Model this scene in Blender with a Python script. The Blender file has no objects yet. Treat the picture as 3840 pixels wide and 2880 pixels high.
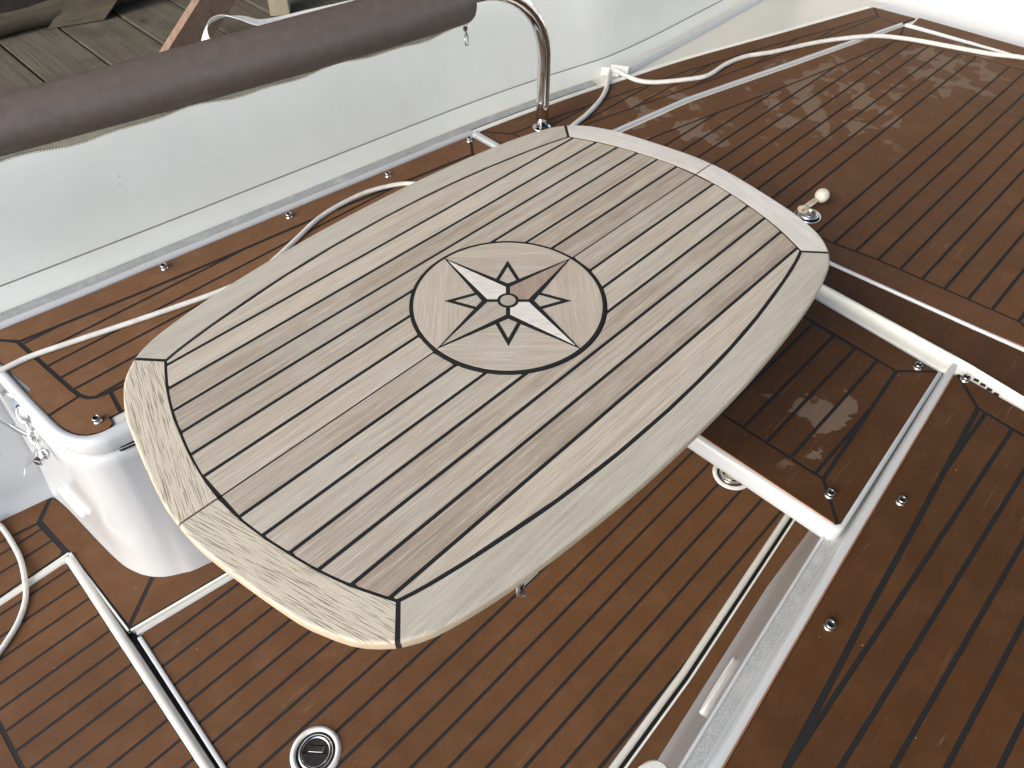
import bpy, bmesh, math, random
from mathutils import Vector, Matrix
R_ = math.radians
sc = bpy.context.scene
# ------------------------------------------------------------------ camera
cd = bpy.data.cameras.new('camera'); cam = bpy.data.objects.new('camera', cd); sc.collection.objects.link(cam)
fwd = Vector((0.47777834, 0.46277611, -0.74670351)).normalized()
right = Vector((0.7003997, -0.71372718, 0.0058121)); right = (right - fwd*fwd.dot(right)).normalized()
up = right.cross(fwd)
cam.matrix_world = Matrix(((right.x, up.x, -fwd.x, -0.53641), (right.y, up.y, -fwd.y, -0.52865),
                           (right.z, up.z, -fwd.z, 1.37476), (0, 0, 0, 1)))
cd.sensor_width = 36; cd.lens = 25.614; cd.clip_start = 0.02; cd.clip_end = 400
cd.dof.use_dof = True; cd.dof.focus_distance = 0.95; cd.dof.aperture_fstop = 16.0
sc.camera = cam
# ------------------------------------------------------------------ sky and sun
SUN_AZ = R_(179); SUN_EL = R_(33)          # direction towards the sun, from +x counter-clockwise
w = bpy.data.worlds.new('World'); sc.world = w; w.use_nodes = True
nt = w.node_tree; bg = nt.nodes['Background']
sky = nt.nodes.new('ShaderNodeTexSky'); sky.sky_type = 'NISHITA'; sky.sun_disc = False
sky.sun_elevation = SUN_EL; sky.sun_rotation = R_(90) - SUN_AZ
sky.air_density = 1.0; sky.dust_density = 2.3; sky.ozone_density = 1.0
nt.links.new(sky.outputs[0], bg.inputs[0]); bg.inputs[1].default_value = 0.15
sl = bpy.data.lights.new('sun', 'SUN'); sl.energy = 0.5; sl.angle = R_(24); sl.color = (1.0, 0.98, 0.95)
so = bpy.data.objects.new('sun', sl); sc.collection.objects.link(so)
so.location = (-6, 1, 6)
sd = Vector((math.cos(SUN_EL)*math.cos(SUN_AZ), math.cos(SUN_EL)*math.sin(SUN_AZ), math.sin(SUN_EL)))
so.rotation_euler = sd.to_track_quat('Z', 'Y').to_euler()
sc.view_settings.view_transform = 'Standard'; sc.view_settings.look = 'None'
sc.view_settings.exposure = 1.36; sc.view_settings.gamma = 1.0
sc.cycles.max_bounces = 8
random.seed(7)
# ------------------------------------------------------------------ helpers
col = sc.collection
WLOC = {}
def tag(o, label=None, cat=None, group=None, kind=None):
    if label: o['label'] = label
    if cat: o['category'] = cat
    if group: o['group'] = group
    if kind: o['kind'] = kind
    return o
def empty(name, loc):
    o = bpy.data.objects.new(name, None); col.objects.link(o); o.location = loc
    o.empty_display_size = 0.05; WLOC[o.name] = Vector(loc); return o
def base(parent):
    return WLOC[parent.name] if parent else Vector((0, 0, 0))
def link(name, me, mat, parent=None, smooth=False, loc=None):
    """me holds world coordinates; shift to the parent's (or loc's) origin"""
    b = Vector(loc) if loc is not None and parent is None else base(parent)
    if b.length > 0: me.transform(Matrix.Translation(-b))
    o = bpy.data.objects.new(name, me); col.objects.link(o)
    if parent: o.parent = parent; WLOC[o.name] = b.copy()
    else: o.location = b; WLOC[o.name] = b.copy()
    if mat is not None: me.materials.append(mat)
    if smooth:
        for p in me.polygons: p.use_smooth = True
    return o
def mesh(verts, faces):
    me = bpy.data.meshes.new('m'); me.from_pydata([tuple(v) for v in verts], [], faces); me.update()
    return me
def fixn(me):
    bm = bmesh.new(); bm.from_mesh(me); bmesh.ops.recalc_face_normals(bm, faces=bm.faces); bm.to_mesh(me); bm.free(); return me
def area(p): return 0.5*sum(p[i][0]*p[(i+1) % len(p)][1]-p[(i+1) % len(p)][0]*p[i][1] for i in range(len(p)))
def clean(p, tol=1e-6):
    q = []
    for v in p:
        if not q or math.dist(q[-1], v) > 2e-5: q.append(tuple(v))
    if len(q) > 1 and math.dist(q[0], q[-1]) < 2e-5: q.pop()
    ch = True
    while ch and len(q) > 3:
        ch = False
        for i in range(len(q)):
            a, b, c = q[i-1], q[i], q[(i+1) % len(q)]
            if abs((b[0]-a[0])*(c[1]-a[1])-(b[1]-a[1])*(c[0]-a[0])) < tol*max(math.dist(a, c), 1e-4):
                q.pop(i); ch = True; break
    return q
def prism(poly, z0, z1, bev=0.0):
    p = clean(poly)
    if len(p) < 3 or abs(area(p)) < 2e-6: return None
    if area(p) < 0: p = p[::-1]
    bm = bmesh.new()
    lo = [bm.verts.new((x, y, z0)) for x, y in p]; hi = [bm.verts.new((x, y, z1)) for x, y in p]
    n = len(p)
    top = bm.faces.new(hi); bm.faces.new(lo[::-1])
    for i in range(n): bm.faces.new((lo[i], lo[(i+1) % n], hi[(i+1) % n], hi[i]))
    if bev > 0:
        try: bmesh.ops.bevel(bm, geom=list(top.edges), offset=bev, segments=1, affect='EDGES', clamp_overlap=True)
        except Exception: pass
    me = bpy.data.meshes.new('m'); bm.to_mesh(me); bm.free(); return me
def clip(poly, a, n):
    """keep the side where (p-a).n >= 0"""
    out = []
    m = len(poly)
    for i in range(m):
        p, q = poly[i], poly[(i+1) % m]
        dp = (p[0]-a[0])*n[0]+(p[1]-a[1])*n[1]; dq = (q[0]-a[0])*n[0]+(q[1]-a[1])*n[1]
        if dp >= 0: out.append(p)
        if (dp > 0 and dq < 0) or (dp < 0 and dq > 0):
            t = dp/(dp-dq); out.append((p[0]+t*(q[0]-p[0]), p[1]+t*(q[1]-p[1])))
    return out
def offset_closed(poly, d):
    """shrink a ccw polygon by d (mitred)"""
    p = clean(poly)
    if area(p) < 0: p = p[::-1]
    n = len(p); out = []
    for i in range(n):
        a, b, c = Vector(p[i-1]), Vector(p[i]), Vector(p[(i+1) % n])
        e1 = (b-a).normalized(); e2 = (c-b).normalized()
        n1 = Vector((-e1.y, e1.x)); n2 = Vector((-e2.y, e2.x))
        m = n1+n2; k = 1+n1.dot(n2)
        if k < 0.15: k = 0.15
        v = b+m*(d/k); out.append((v.x, v.y))
    return out
def spline(pts, per=8):
    P = [Vector(p) for p in pts]; out = []
    for i in range(len(P)-1):
        a = P[i-1] if i else P[i]*2-P[i+1]; b = P[i]; c = P[i+1]
        d = P[i+2] if i+2 < len(P) else P[i+1]*2-P[i]
        for k in range(per):
            t = k/per
            out.append(0.5*((2*b)+(c-a)*t+(2*a-5*b+4*c-d)*t*t+(3*b-a-3*c+d)*t**3))
    out.append(P[-1].copy()); return out
def interp(pts, x):
    for i in range(len(pts)-1):
        if pts[i][0] <= x <= pts[i+1][0] or i == len(pts)-2 and x > pts[i][0]:
            t = (x-pts[i][0])/(pts[i+1][0]-pts[i][0]); return pts[i][1]+t*(pts[i+1][1]-pts[i][1])
    t = (x-pts[0][0])/(pts[1][0]-pts[0][0]); return pts[0][1]+t*(pts[1][1]-pts[0][1])
def tube(path, rad, seg=12, cap=True):
    P = [Vector(p) for p in path]; n = len(P)
    rr = rad if isinstance(rad, (list, tuple)) else [rad]*n
    vs, fs = [], []; prev = None
    for i in range(n):
        t = (P[min(i+1, n-1)]-P[max(i-1, 0)]).normalized()
        if prev is None:
            u = t.orthogonal().normalized()
        else:
            u = (prev-t*prev.dot(t)).normalized()
        prev = u; v = t.cross(u)
        for k in range(seg):
            a = 2*math.pi*k/seg; vs.append(P[i]+(u*math.cos(a)+v*math.sin(a))*rr[i])
    for i in range(n-1):
        for k in range(seg):
            fs.append((i*seg+k, i*seg+(k+1) % seg, (i+1)*seg+(k+1) % seg, (i+1)*seg+k))
    if cap:
        fs.append(tuple(range(seg))[::-1]); fs.append(tuple(range((n-1)*seg, n*seg)))
    return fixn(mesh(vs, fs))
def lathe(prof, seg=20, center=(0, 0, 0), axis='Z', closed=False):
    vs, fs = [], []; c = Vector(center)
    for r, z in prof:
        for k in range(seg):
            a = 2*math.pi*k/seg; vs.append(c+Vector((r*math.cos(a), r*math.sin(a), z)))
    n = len(prof)
    rng = range(n) if closed else range(n-1)
    for i in rng:
        j = (i+1) % n
        for k in range(seg): fs.append((i*seg+k, i*seg+(k+1) % seg, j*seg+(k+1) % seg, j*seg+k))
    if not closed:
        if prof[0][0] > 1e-6: fs.append(tuple(range(seg))[::-1])
        if prof[-1][0] > 1e-6: fs.append(tuple(range((n-1)*seg, n*seg)))
    me = mesh(vs, fs)
    bm = bmesh.new(); bm.from_mesh(me); bmesh.ops.remove_doubles(bm, verts=bm.verts, dist=1e-6)
    bmesh.ops.recalc_face_normals(bm, faces=bm.faces); bm.to_mesh(me); bm.free(); return me
def loft(rows, close_ends=False, closed=False):
    n = len(rows[0]); vs = [v for r in rows for v in r]; fs = []
    for i in range(len(rows)-1):
        for k in range(n if closed else n-1):
            fs.append((i*n+k, i*n+(k+1) % n, (i+1)*n+(k+1) % n, (i+1)*n+k))
    if close_ends:
        fs.append(tuple(range(n))[::-1]); fs.append(tuple(range((len(rows)-1)*n, len(rows)*n)))
    return fixn(mesh(vs, fs))
def box(c, d, rot=None, bev=0.0):
    bm = bmesh.new(); bmesh.ops.create_cube(bm, size=1)
    bmesh.ops.scale(bm, vec=d, verts=bm.verts)
    if bev > 0: bmesh.ops.bevel(bm, geom=list(bm.edges), offset=bev, segments=2, affect='EDGES')
    M = Matrix.Translation(c) @ (rot.to_4x4() if rot is not None else Matrix.Identity(4))
    bmesh.ops.transform(bm, matrix=M, verts=bm.verts)
    me = bpy.data.meshes.new('m'); bm.to_mesh(me); bm.free(); return me
def join(*ms):
    bm = bmesh.new()
    for m in ms: bm.from_mesh(m)
    me = bpy.data.meshes.new('m'); bm.to_mesh(me); bm.free(); return me
def auto_smooth(o, ang=35):
    for p in o.data.polygons: p.use_smooth = True
    bm = bmesh.new(); bm.from_mesh(o.data)
    for e in bm.edges:
        if len(e.link_faces) == 2 and e.calc_face_angle(0) > R_(ang): e.smooth = False
    bm.to_mesh(o.data); bm.free(); return o
# ------------------------------------------------------------------ materials
class NB:
    def __init__(s, name):
        s.m = bpy.data.materials.new(name); s.m.use_nodes = True; s.t = s.m.node_tree
        s.b = s.t.nodes['Principled BSDF']
    def n(s, typ, **kw):
        nd = s.t.nodes.new(typ)
        for k, v in kw.items(): setattr(nd, k, v)
        return nd
    def l(s, a, b): s.t.links.new(a, b)
    def val(s, sock, v):
        if hasattr(v, 'is_linked') or isinstance(v, bpy.types.NodeSocket): s.l(v, sock)
        else: sock.default_value = v
    def math(s, op, a, b=0.0, clamp=False):
        nd = s.n('ShaderNodeMath', operation=op); nd.use_clamp = clamp; s.val(nd.inputs[0], a); s.val(nd.inputs[1], b); return nd.outputs[0]
    def mix(s, fac, a, b, mode='MIX'):
        nd = s.n('ShaderNodeMix', data_type='RGBA', blend_type=mode); s.val(nd.inputs[0], fac)
        s.val(nd.inputs[6], a if not isinstance(a, tuple) else (*a, 1)); s.val(nd.inputs[7], b if not isinstance(b, tuple) else (*b, 1)); return nd.outputs[2]
    def mapping(s, vec, loc=(0, 0, 0), rot=(0, 0, 0), scale=(1, 1, 1)):
        nd = s.n('ShaderNodeMapping'); s.l(vec, nd.inputs[0]); nd.inputs[1].default_value = loc; nd.inputs[2].default_value = rot; nd.inputs[3].default_value = scale; return nd.outputs[0]
    def noise(s, vec, scale=5, detail=3, rough=0.55, dist=0.0):
        nd = s.n('ShaderNodeTexNoise'); s.l(vec, nd.inputs['Vector']); nd.inputs['Scale'].default_value = scale; nd.inputs['Detail'].default_value = detail
        nd.inputs['Roughness'].default_value = rough; nd.inputs['Distortion'].default_value = dist; return nd.outputs[0]
    def ramp(s, v, lo, hi, a=0.0, b=1.0):
        nd = s.n('ShaderNodeMapRange'); s.l(v, nd.inputs[0]); nd.inputs[1].default_value = lo; nd.inputs[2].default_value = hi; nd.inputs[3].default_value = a; nd.inputs[4].default_value = b; return nd.outputs[0]
    def bump(s, h, strength=0.2, dist=0.001):
        nd = s.n('ShaderNodeBump'); nd.inputs['Strength'].default_value = strength; nd.inputs['Distance'].default_value = dist; s.l(h, nd.inputs['Height']); s.l(nd.outputs[0], s.b.inputs['Normal'])
    def pos(s): return s.n('ShaderNodeNewGeometry').outputs['Position']
    def obj(s): return s.n('ShaderNodeTexCoord').outputs['Object']
    def rnd(s): return s.n('ShaderNodeObjectInfo').outputs['Random']
    def set(s, **kw):
        for k, v in kw.items(): s.val(s.b.inputs[k], (*v, 1) if isinstance(v, tuple) and len(v) == 3 else v)
        return s.m
def teak(name, angle=0.0, light=(.57, .515, .42), mid=(.43, .375, .298), dark=(.25, .198, .150), pore=(.76, .71, .61), pore_amt=.42, spread=.74, dashes=0.0, dashc=(.12, .09, .065), warp_amt=.004):
    s = NB(name); r = s.rnd()
    p0 = s.mapping(s.pos(), rot=(0, 0, -angle))
    cb = s.n('ShaderNodeCombineXYZ'); s.l(s.math('MULTIPLY', r, 31.7), cb.inputs[0]); s.l(s.math('MULTIPLY', r, 57.3), cb.inputs[1])
    ad = s.n('ShaderNodeVectorMath', operation='ADD'); s.l(p0, ad.inputs[0]); s.l(cb.outputs[0], ad.inputs[1]); p = ad.outputs[0]
    warp = s.noise(s.mapping(p, scale=(5, 14, 1)), 1, 2)
    cw = s.n('ShaderNodeCombineXYZ'); s.l(s.math('MULTIPLY', warp, warp_amt), cw.inputs[1])
    ad2 = s.n('ShaderNodeVectorMath', operation='ADD'); s.l(p, ad2.inputs[0]); s.l(cw.outputs[0], ad2.inputs[1]); q = ad2.outputs[0]
    streak = s.noise(s.mapping(q, scale=(2.2, 150, 1)), 1, 4, .62)
    broad = s.noise(s.mapping(q, scale=(1.3, 26, 1)), 1, 2)
    fine = s.noise(s.mapping(q, scale=(17, 640, 1)), 1, 4, .62); hue = s.math('FRACT', s.math('MULTIPLY', r, 7.31)); fuzz = s.noise(p, 420, 3, .7)
    patch = s.noise(p0, 9, 4, .6)
    rs = s.ramp(r, 0, 1, -.34*spread, .34*spread)
    v = s.math('ADD', s.math('MULTIPLY', streak, .75), s.math('MULTIPLY', broad, .55))
    v = s.math('ADD', v, rs); v = s.ramp(v, .30, 1.02)
    c = s.n('ShaderNodeValToRGB'); e = c.color_ramp.elements
    e[0].position = 0; e[0].color = (*dark, 1); e[1].position = 1; e[1].color = (*light, 1)
    m_ = e.new(.5); m_.color = (*mid, 1)
    s.l(v, c.inputs[0]); cc = c.outputs[0]
    cc = s.mix(s.ramp(patch, .45, .7, 0, .4), cc, (.54, .525, .47)); cc = s.mix(s.math('MULTIPLY', s.ramp(hue, .35, 1.0), .38*spread), cc, (.52, .51, .44)); cc = s.mix(s.math('MULTIPLY', s.ramp(hue, .3, 0), .24*spread), cc, (.38, .29, .222))
    cc = s.mix(s.math('MULTIPLY', s.ramp(fine, .53, .66), pore_amt), cc, pore)
    cc = s.mix(s.math('MULTIPLY', s.ramp(fine, .46, .34), .42), cc, dark)
    cc = s.mix(s.ramp(fuzz, .38, .72, .16, 0), cc, dark); cc = s.mix(s.ramp(fuzz, .55, .75, 0, .22), cc, pore)
    h = s.math('ADD', fine, s.math('MULTIPLY', fuzz, .6))
    if dashes > 0:
        d1 = s.noise(s.mapping(q, scale=(30, 820, 1)), 1, 2, .5)
        cc = s.mix(s.math('MULTIPLY', s.ramp(d1, .45, .37), dashes), cc, dashc)
        h = s.math('ADD', fine, s.math('MULTIPLY', s.ramp(d1, .36, .46), 1.2))
    s.bump(h, .55, .0006)
    s.set(**{'Base Color': cc, 'Roughness': s.ramp(fine, .3, .7, .55, .75)}); s.b.inputs['Specular IOR Level'].default_value = .42
    return s.m
def deck_brown(name, tint=(.155, .074, .032)):
    s = NB(name); P = s.pos(); r = s.rnd()
    big = s.noise(P, 3.2, 4, .6); med = s.noise(P, 22, 5, .65); fine = s.noise(s.mapping(P, scale=(60, 420, 60)), 1, 3, .6)
    dk = tuple(c*.74 for c in tint); lt = (tint[0]*1.32, tint[1]*1.38, tint[2]*1.5)
    cc = s.mix(s.ramp(big, .3, .7), dk, tint)
    cc = s.mix(s.ramp(med, .48, .78, 0, .55), cc, lt)
    cc = s.mix(s.math('MULTIPLY', s.ramp(fine, .5, .75), .2), cc, lt)
    cc = s.mix(s.ramp(r, 0, 1, 0, .16), cc, dk)
    # dried water and dust marks with an outline of their own
    def near(c, rad, sq=1.0):
        vm = s.n('ShaderNodeVectorMath', operation='DISTANCE'); s.l(s.mapping(P, scale=(1, sq, 1)), vm.inputs[0]); vm.inputs[1].default_value = (c[0], c[1]*sq, c[2])
        return s.ramp(vm.outputs['Value'], rad*.35, rad, 1, 0)
    spot = s.noise(s.mapping(P, loc=(3.1, 1.7, 0)), 14, 4, .55, .3)
    region = s.math('MAXIMUM', s.math('MAXIMUM', near((1.42, .16, .43), .42, 1.5), near((.36, -.35, .43), .13)), s.math('MAXIMUM', near((1.02, .40, .43), .22), near((1.8, .02, .43), .25)))
    m = s.math('MULTIPLY', s.ramp(s.math('ADD', spot, s.math('MULTIPLY', region, .17)), .665, .685), s.math('MINIMUM', s.math('MULTIPLY', region, 3.0), 1.0))
    cc = s.mix(s.math('MULTIPLY', m, .40), cc, (.285, .235, .185))
    ring = s.noise(s.mapping(P, loc=(9, 4, 0)), 26, 4, .6, .6)
    reg2 = s.math('MAXIMUM', near((-.40, .26, 0), .22), near((-.32, -.05, 0), .3))
    rg = s.math('MULTIPLY', s.ramp(s.math('ABSOLUTE', s.math('SUBTRACT', ring, .56)), 0, .012, 1, 0), s.math('MULTIPLY', reg2, .35))
    cc = s.mix(rg, cc, tuple(c*.55 for c in tint))
    dust = s.math('MULTIPLY', s.ramp(s.noise(s.mapping(P, loc=(5, 2, 0)), 16, 7, .75), .48, .75), .30)
    cc = s.mix(dust, cc, (tint[0]*1.65+.008, tint[1]*1.8+.008, tint[2]*2.3+.008))
    # hair-thin scuffs and specks of grit
    sc1 = s.noise(s.mapping(P, rot=(0, 0, .9), scale=(9, 300, 1)), 1, 2, .5, .8)
    sc2 = s.noise(s.mapping(P, rot=(0, 0, -.5), scale=(14, 420, 1)), 1, 2, .5, 1.2)
    scm = s.math('MULTIPLY', s.math('MAXIMUM', s.ramp(sc1, .68, .73), s.ramp(sc2, .69, .74)), s.ramp(s.noise(P, 5, 2), .42, .62))
    cc = s.mix(s.math('MULTIPLY', scm, .28), cc, (.36, .28, .20))
    vo = s.n('ShaderNodeTexVoronoi'); s.l(P, vo.inputs['Vector']); vo.inputs['Scale'].default_value = 38
    sp = s.math('MULTIPLY', s.ramp(vo.outputs['Distance'], .03, .045, 1, 0), s.ramp(s.noise(P, 31, 1), .52, .6))
    cc = s.mix(s.math('MULTIPLY', sp, .7), cc, (.5, .44, .36))
    s.bump(s.math('ADD', fine, med), .12, .0006)
    s.set(**{'Base Color': cc, 'Roughness': s.math('ADD', s.ramp(med, .3, .7, .56, .72), s.math('MULTIPLY', m, .15))}); s.b.inputs['Specular IOR Level'].default_value = .28
    return s.m
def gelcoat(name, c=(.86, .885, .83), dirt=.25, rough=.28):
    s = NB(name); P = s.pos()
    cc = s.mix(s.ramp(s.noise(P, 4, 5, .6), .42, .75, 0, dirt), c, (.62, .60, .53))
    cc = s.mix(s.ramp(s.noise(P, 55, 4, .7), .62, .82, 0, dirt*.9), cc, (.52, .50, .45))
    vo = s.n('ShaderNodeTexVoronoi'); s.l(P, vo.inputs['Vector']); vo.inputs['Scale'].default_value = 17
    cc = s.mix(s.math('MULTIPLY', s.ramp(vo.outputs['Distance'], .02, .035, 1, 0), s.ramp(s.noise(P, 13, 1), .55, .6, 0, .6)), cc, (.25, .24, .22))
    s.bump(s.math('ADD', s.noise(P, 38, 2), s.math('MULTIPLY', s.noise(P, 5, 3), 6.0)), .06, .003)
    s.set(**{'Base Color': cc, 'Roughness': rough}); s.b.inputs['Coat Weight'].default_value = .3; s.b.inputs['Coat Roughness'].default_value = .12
    return s.m
def plain(name, c, rough=.5, metal=0.0, bump=None):
    s = NB(name); cc = c
    nz = s.noise(s.pos(), 60, 3)
    cc = s.mix(s.ramp(nz, .35, .7), c, tuple(x*.82 for x in c))
    s.set(**{'Base Color': cc, 'Roughness': rough, 'Metallic': metal})
    if bump: s.bump(s.noise(s.pos(), bump[0], 3), bump[1], bump[2])
    return s.m
def oldwood(name, c1, c2, angle, seed=0):
    s = NB(name); r = s.rnd()
    p0 = s.mapping(s.pos(), rot=(0, 0, -angle))
    cb = s.n('ShaderNodeCombineXYZ'); s.l(s.math('MULTIPLY', r, 31.7), cb.inputs[0]); s.l(s.math('MULTIPLY', r, 17.3), cb.inputs[1])
    ad = s.n('ShaderNodeVectorMath', operation='ADD'); s.l(p0, ad.inputs[0]); s.l(cb.outputs[0], ad.inputs[1]); p = ad.outputs[0]
    n1 = s.noise(s.mapping(p, scale=(2.5, 45, 45)), 1, 5, .65, 1.0); n2 = s.noise(p, 7, 5, .65)
    cc = s.mix(s.ramp(n1, .35, .68), c2, c1)
    cc = s.mix(s.ramp(n2, .5, .72, 0, .7), cc, tuple(x*.45 for x in c2))
    vo = s.n('ShaderNodeTexVoronoi'); s.l(s.mapping(p, scale=(4, 9, 9)), vo.inputs['Vector']); vo.inputs['Scale'].default_value = 1
    cc = s.mix(s.ramp(vo.outputs['Distance'], .06, .13, .85, 0), cc, (.03, .02, .014))
    cc = s.mix(s.ramp(r, 0, 1, 0, .35), cc, tuple(x*.6 for x in c1))
    s.bump(n1, .5, .004); s.set(**{'Base Color': cc, 'Roughness': .85}); return s.m
M = {}
M['teak_x'] = teak('teak_plank', 0.0)
M['rim_x'] = teak('teak_rim', 0.0, light=(.55, .52, .44), mid=(.45, .42, .35), dark=(.30, .26, .205), spread=.3, pore_amt=.3, warp_amt=.0015)
M['rim_side'] = plain('teak_edge', (.50, .41, .285), .7)
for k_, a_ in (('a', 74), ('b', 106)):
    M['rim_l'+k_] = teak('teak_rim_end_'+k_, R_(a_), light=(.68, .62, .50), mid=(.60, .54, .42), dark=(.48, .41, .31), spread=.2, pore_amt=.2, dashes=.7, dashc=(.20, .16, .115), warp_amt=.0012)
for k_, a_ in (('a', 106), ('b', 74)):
    M['rim_r'+k_] = teak('teak_rim_far_sheen_'+k_, R_(a_), light=(.80, .78, .74), mid=(.74, .72, .68), dark=(.60, .57, .52), spread=.2, pore_amt=.3, dashes=.25, dashc=(.34, .30, .25), warp_amt=.0012)  # far rim colours raised to carry the grazing sheen at that end
M['teak_d1'] = teak('teak_inlay_cross', R_(-45), light=(.57, .52, .435), mid=(.485, .435, .355), dark=(.36, .305, .24), spread=.4)
M['teak_d2'] = teak('teak_inlay_along', R_(47), light=(.55, .49, .405), mid=(.475, .415, .335), dark=(.34, .28, .22), spread=.4)
M['star_pale'] = teak('inlay_pale', R_(-45), light=(.80, .78, .74), mid=(.75, .73, .68), dark=(.62, .58, .52), spread=.1, pore_amt=.1, dashes=.3, dashc=(.4, .36, .3))
M['star_brown'] = teak('inlay_brown', R_(45), light=(.42, .33, .26), mid=(.35, .27, .21), dark=(.26, .19, .145), spread=.1, pore_amt=.15)
M['star_grey'] = teak('inlay_grey', R_(0), light=(.48, .44, .36), mid=(.42, .375, .31), dark=(.32, .27, .215), spread=.1, pore_amt=.15)
M['teak_under'] = plain('teak_underside', (.22, .14, .085), .7)
M['caulk'] = plain('black_caulk', (.006, .0065, .008), .85)
M['caulk_d'] = plain('deck_caulk', (.009, .009, .010), .75)
M['deck'] = deck_brown('deck_teak', (.130, .060, .024)); M['deck_rich'] = deck_brown('deck_teak_unfaded', (.080, .034, .0105)); M['deck_pale'] = deck_brown('deck_teak_pale', (.190, .094, .043))  # left bench boards get a lighter tint than the other panels
M['deck_edge'] = plain('deck_sheet_edge', (.50, .20, .085), .6)
M['gel'] = gelcoat('white_gelcoat')
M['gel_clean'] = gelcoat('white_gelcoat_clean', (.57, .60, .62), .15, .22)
M['gel_cream'] = gelcoat('cream_gelcoat', (.68, .68, .63), .3, .35)
s_ = NB('grey_grip_strip'); P_ = s_.pos(); n1_ = s_.noise(s_.mapping(P_, scale=(1, .45, 1)), 620, 3, .7); n2_ = s_.noise(P_, 30, 3)
c_ = s_.mix(s_.ramp(n1_, .40, .62), (.32, .34, .35), (.50, .53, .54)); c_ = s_.mix(s_.ramp(n2_, .5, .7, 0, .5), c_, (.62, .64, .63)); s_.bump(n1_, .8, .002); M['nonskid'] = s_.set(**{'Base Color': c_, 'Roughness': .8})
M['steel'] = plain('polished_steel', (.80, .80, .80), .07, 1.0)
M['steel_dull'] = plain('worn_steel', (.66, .66, .66), .22, 1.0)
M['vinyl'] = plain('taupe_vinyl', (.128, .104, .093), .48, 0, (900, .25, .0006))
M['zip_tape'] = plain('zip_tape', (.40, .36, .26), .7)
M['zip_teeth'] = plain('zip_teeth', (.55, .50, .38), .4)
M['cord'] = plain('white_cord', (.80, .80, .76), .42)
M['rope'] = plain('shock_cord', (.66, .60, .47), .7, 0, (700, .8, .002))
M['ball'] = plain('plastic_ball', (.80, .76, .64), .3)
M['strap'] = plain('white_webbing', (.78, .81, .80), .5)
M['black'] = plain('black_gap', (.008, .008, .008), .8)
M['plastic'] = plain('white_plastic', (.80, .80, .79), .3)
M['dock'] = oldwood('dock_plank', (.14, .125, .095), (.08, .07, .05), R_(90))
M['board'] = oldwood('leaning_board', (.34, .235, .17), (.22, .14, .10), R_(60))
M['log'] = oldwood('dock_log', (.12, .105, .07), (.055, .046, .03), R_(-12))
M['shed'] = oldwood('shed_board', (.10, .08, .06), (.05, .04, .03), R_(90))
s_ = NB('dark_water'); s_.bump(s_.noise(s_.pos(), 3, 3), .2, .03); M['water'] = s_.set(**{'Base Color': (.012, .016, .014), 'Roughness': .06})
# ------------------------------------------------------------------ outer setting: water, dock, boathouse
Z_SEAT = .43
tag(link('water', mesh([(-30, -30, -.55), (30, -30, -.55), (30, 30, -.55), (-30, 30, -.55)], [(0, 1, 2, 3)]), M['water'], loc=(0, 0, -.55)), 'dark still water under the boathouse dock', 'water', kind='structure')
dock = tag(link('dock', join(box((.3, 1.45, .27), (5, .10, .12)), box((.3, 2.15, .27), (5, .10, .12))), M['dock'], loc=(.3, 1.8, .2)), 'weathered grey plank dock beside the boat', 'dock', kind='structure')
def planky(k): return -.003+.1865*k
for k in range(-9, 13):
    x0, x1 = planky(k)+.004, planky(k+1)-.004
    jy = random.uniform(-.012, .012); jz = random.uniform(-.003, .003)
    q = [(x0-.006, 1.24+jy), (x1-.006, 1.24+jy), (x1+.009, 2.42+jy), (x0+.009, 2.42+jy)]
    me = prism(q, .325+jz, .352+jz, .003); link('plank', me, M['dock'], dock)
lp = spline([(-1.8, 2.66, .384), (-.6, 2.43, .384), (.02, 2.335, .384), (.45, 2.30, .384), (1.6, 2.2, .384)], 6)
lg = link('log', tube(lp, [.033+.004*math.sin(i*1.3) for i in range(len(lp))], 14), M['log'], loc=(.2, 2.3, .352))
auto_smooth(lg); tag(lg, 'round mossy log lying along the far edge of the dock', 'log')
def lean_board(c0, c1, up_v, thick, mat, name='leaning_board'):
    a, b, u = Vector(c0), Vector(c1), Vector(up_v); e = (b-a)
    n = e.cross(u).normalized()*thick
    vs = [a, b, b+u, a+u, a+n, b+n, b+u+n, a+u+n]
    me = fixn(mesh(vs, [(0, 1, 2, 3), (4, 5, 6, 7), (0, 1, 5, 4), (1, 2, 6, 5), (2, 3, 7, 6), (3, 0, 4, 7)]))
    return link(name, me, mat, loc=tuple(a))
tag(lean_board((.157, 2.285, .353), (.322, 2.226, .353), (.86, 0, .6), -.03, M['log']), 'short weathered board with a slanted foot leaning over the log', 'board')
tag(lean_board((.300, 1.80, .353), (.46, 1.80, .353), (.81, 0, .6), -.035, M['board']), 'pinkish sawn board leaning up from the dock behind the bolster', 'board')
tag(lean_board((.735, 1.86, .353), (.785, 1.82, .353), (.10, .12, .62), -.05, M['zip_tape']), 'thin pale post standing on the dock behind the bolster', 'post')
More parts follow.
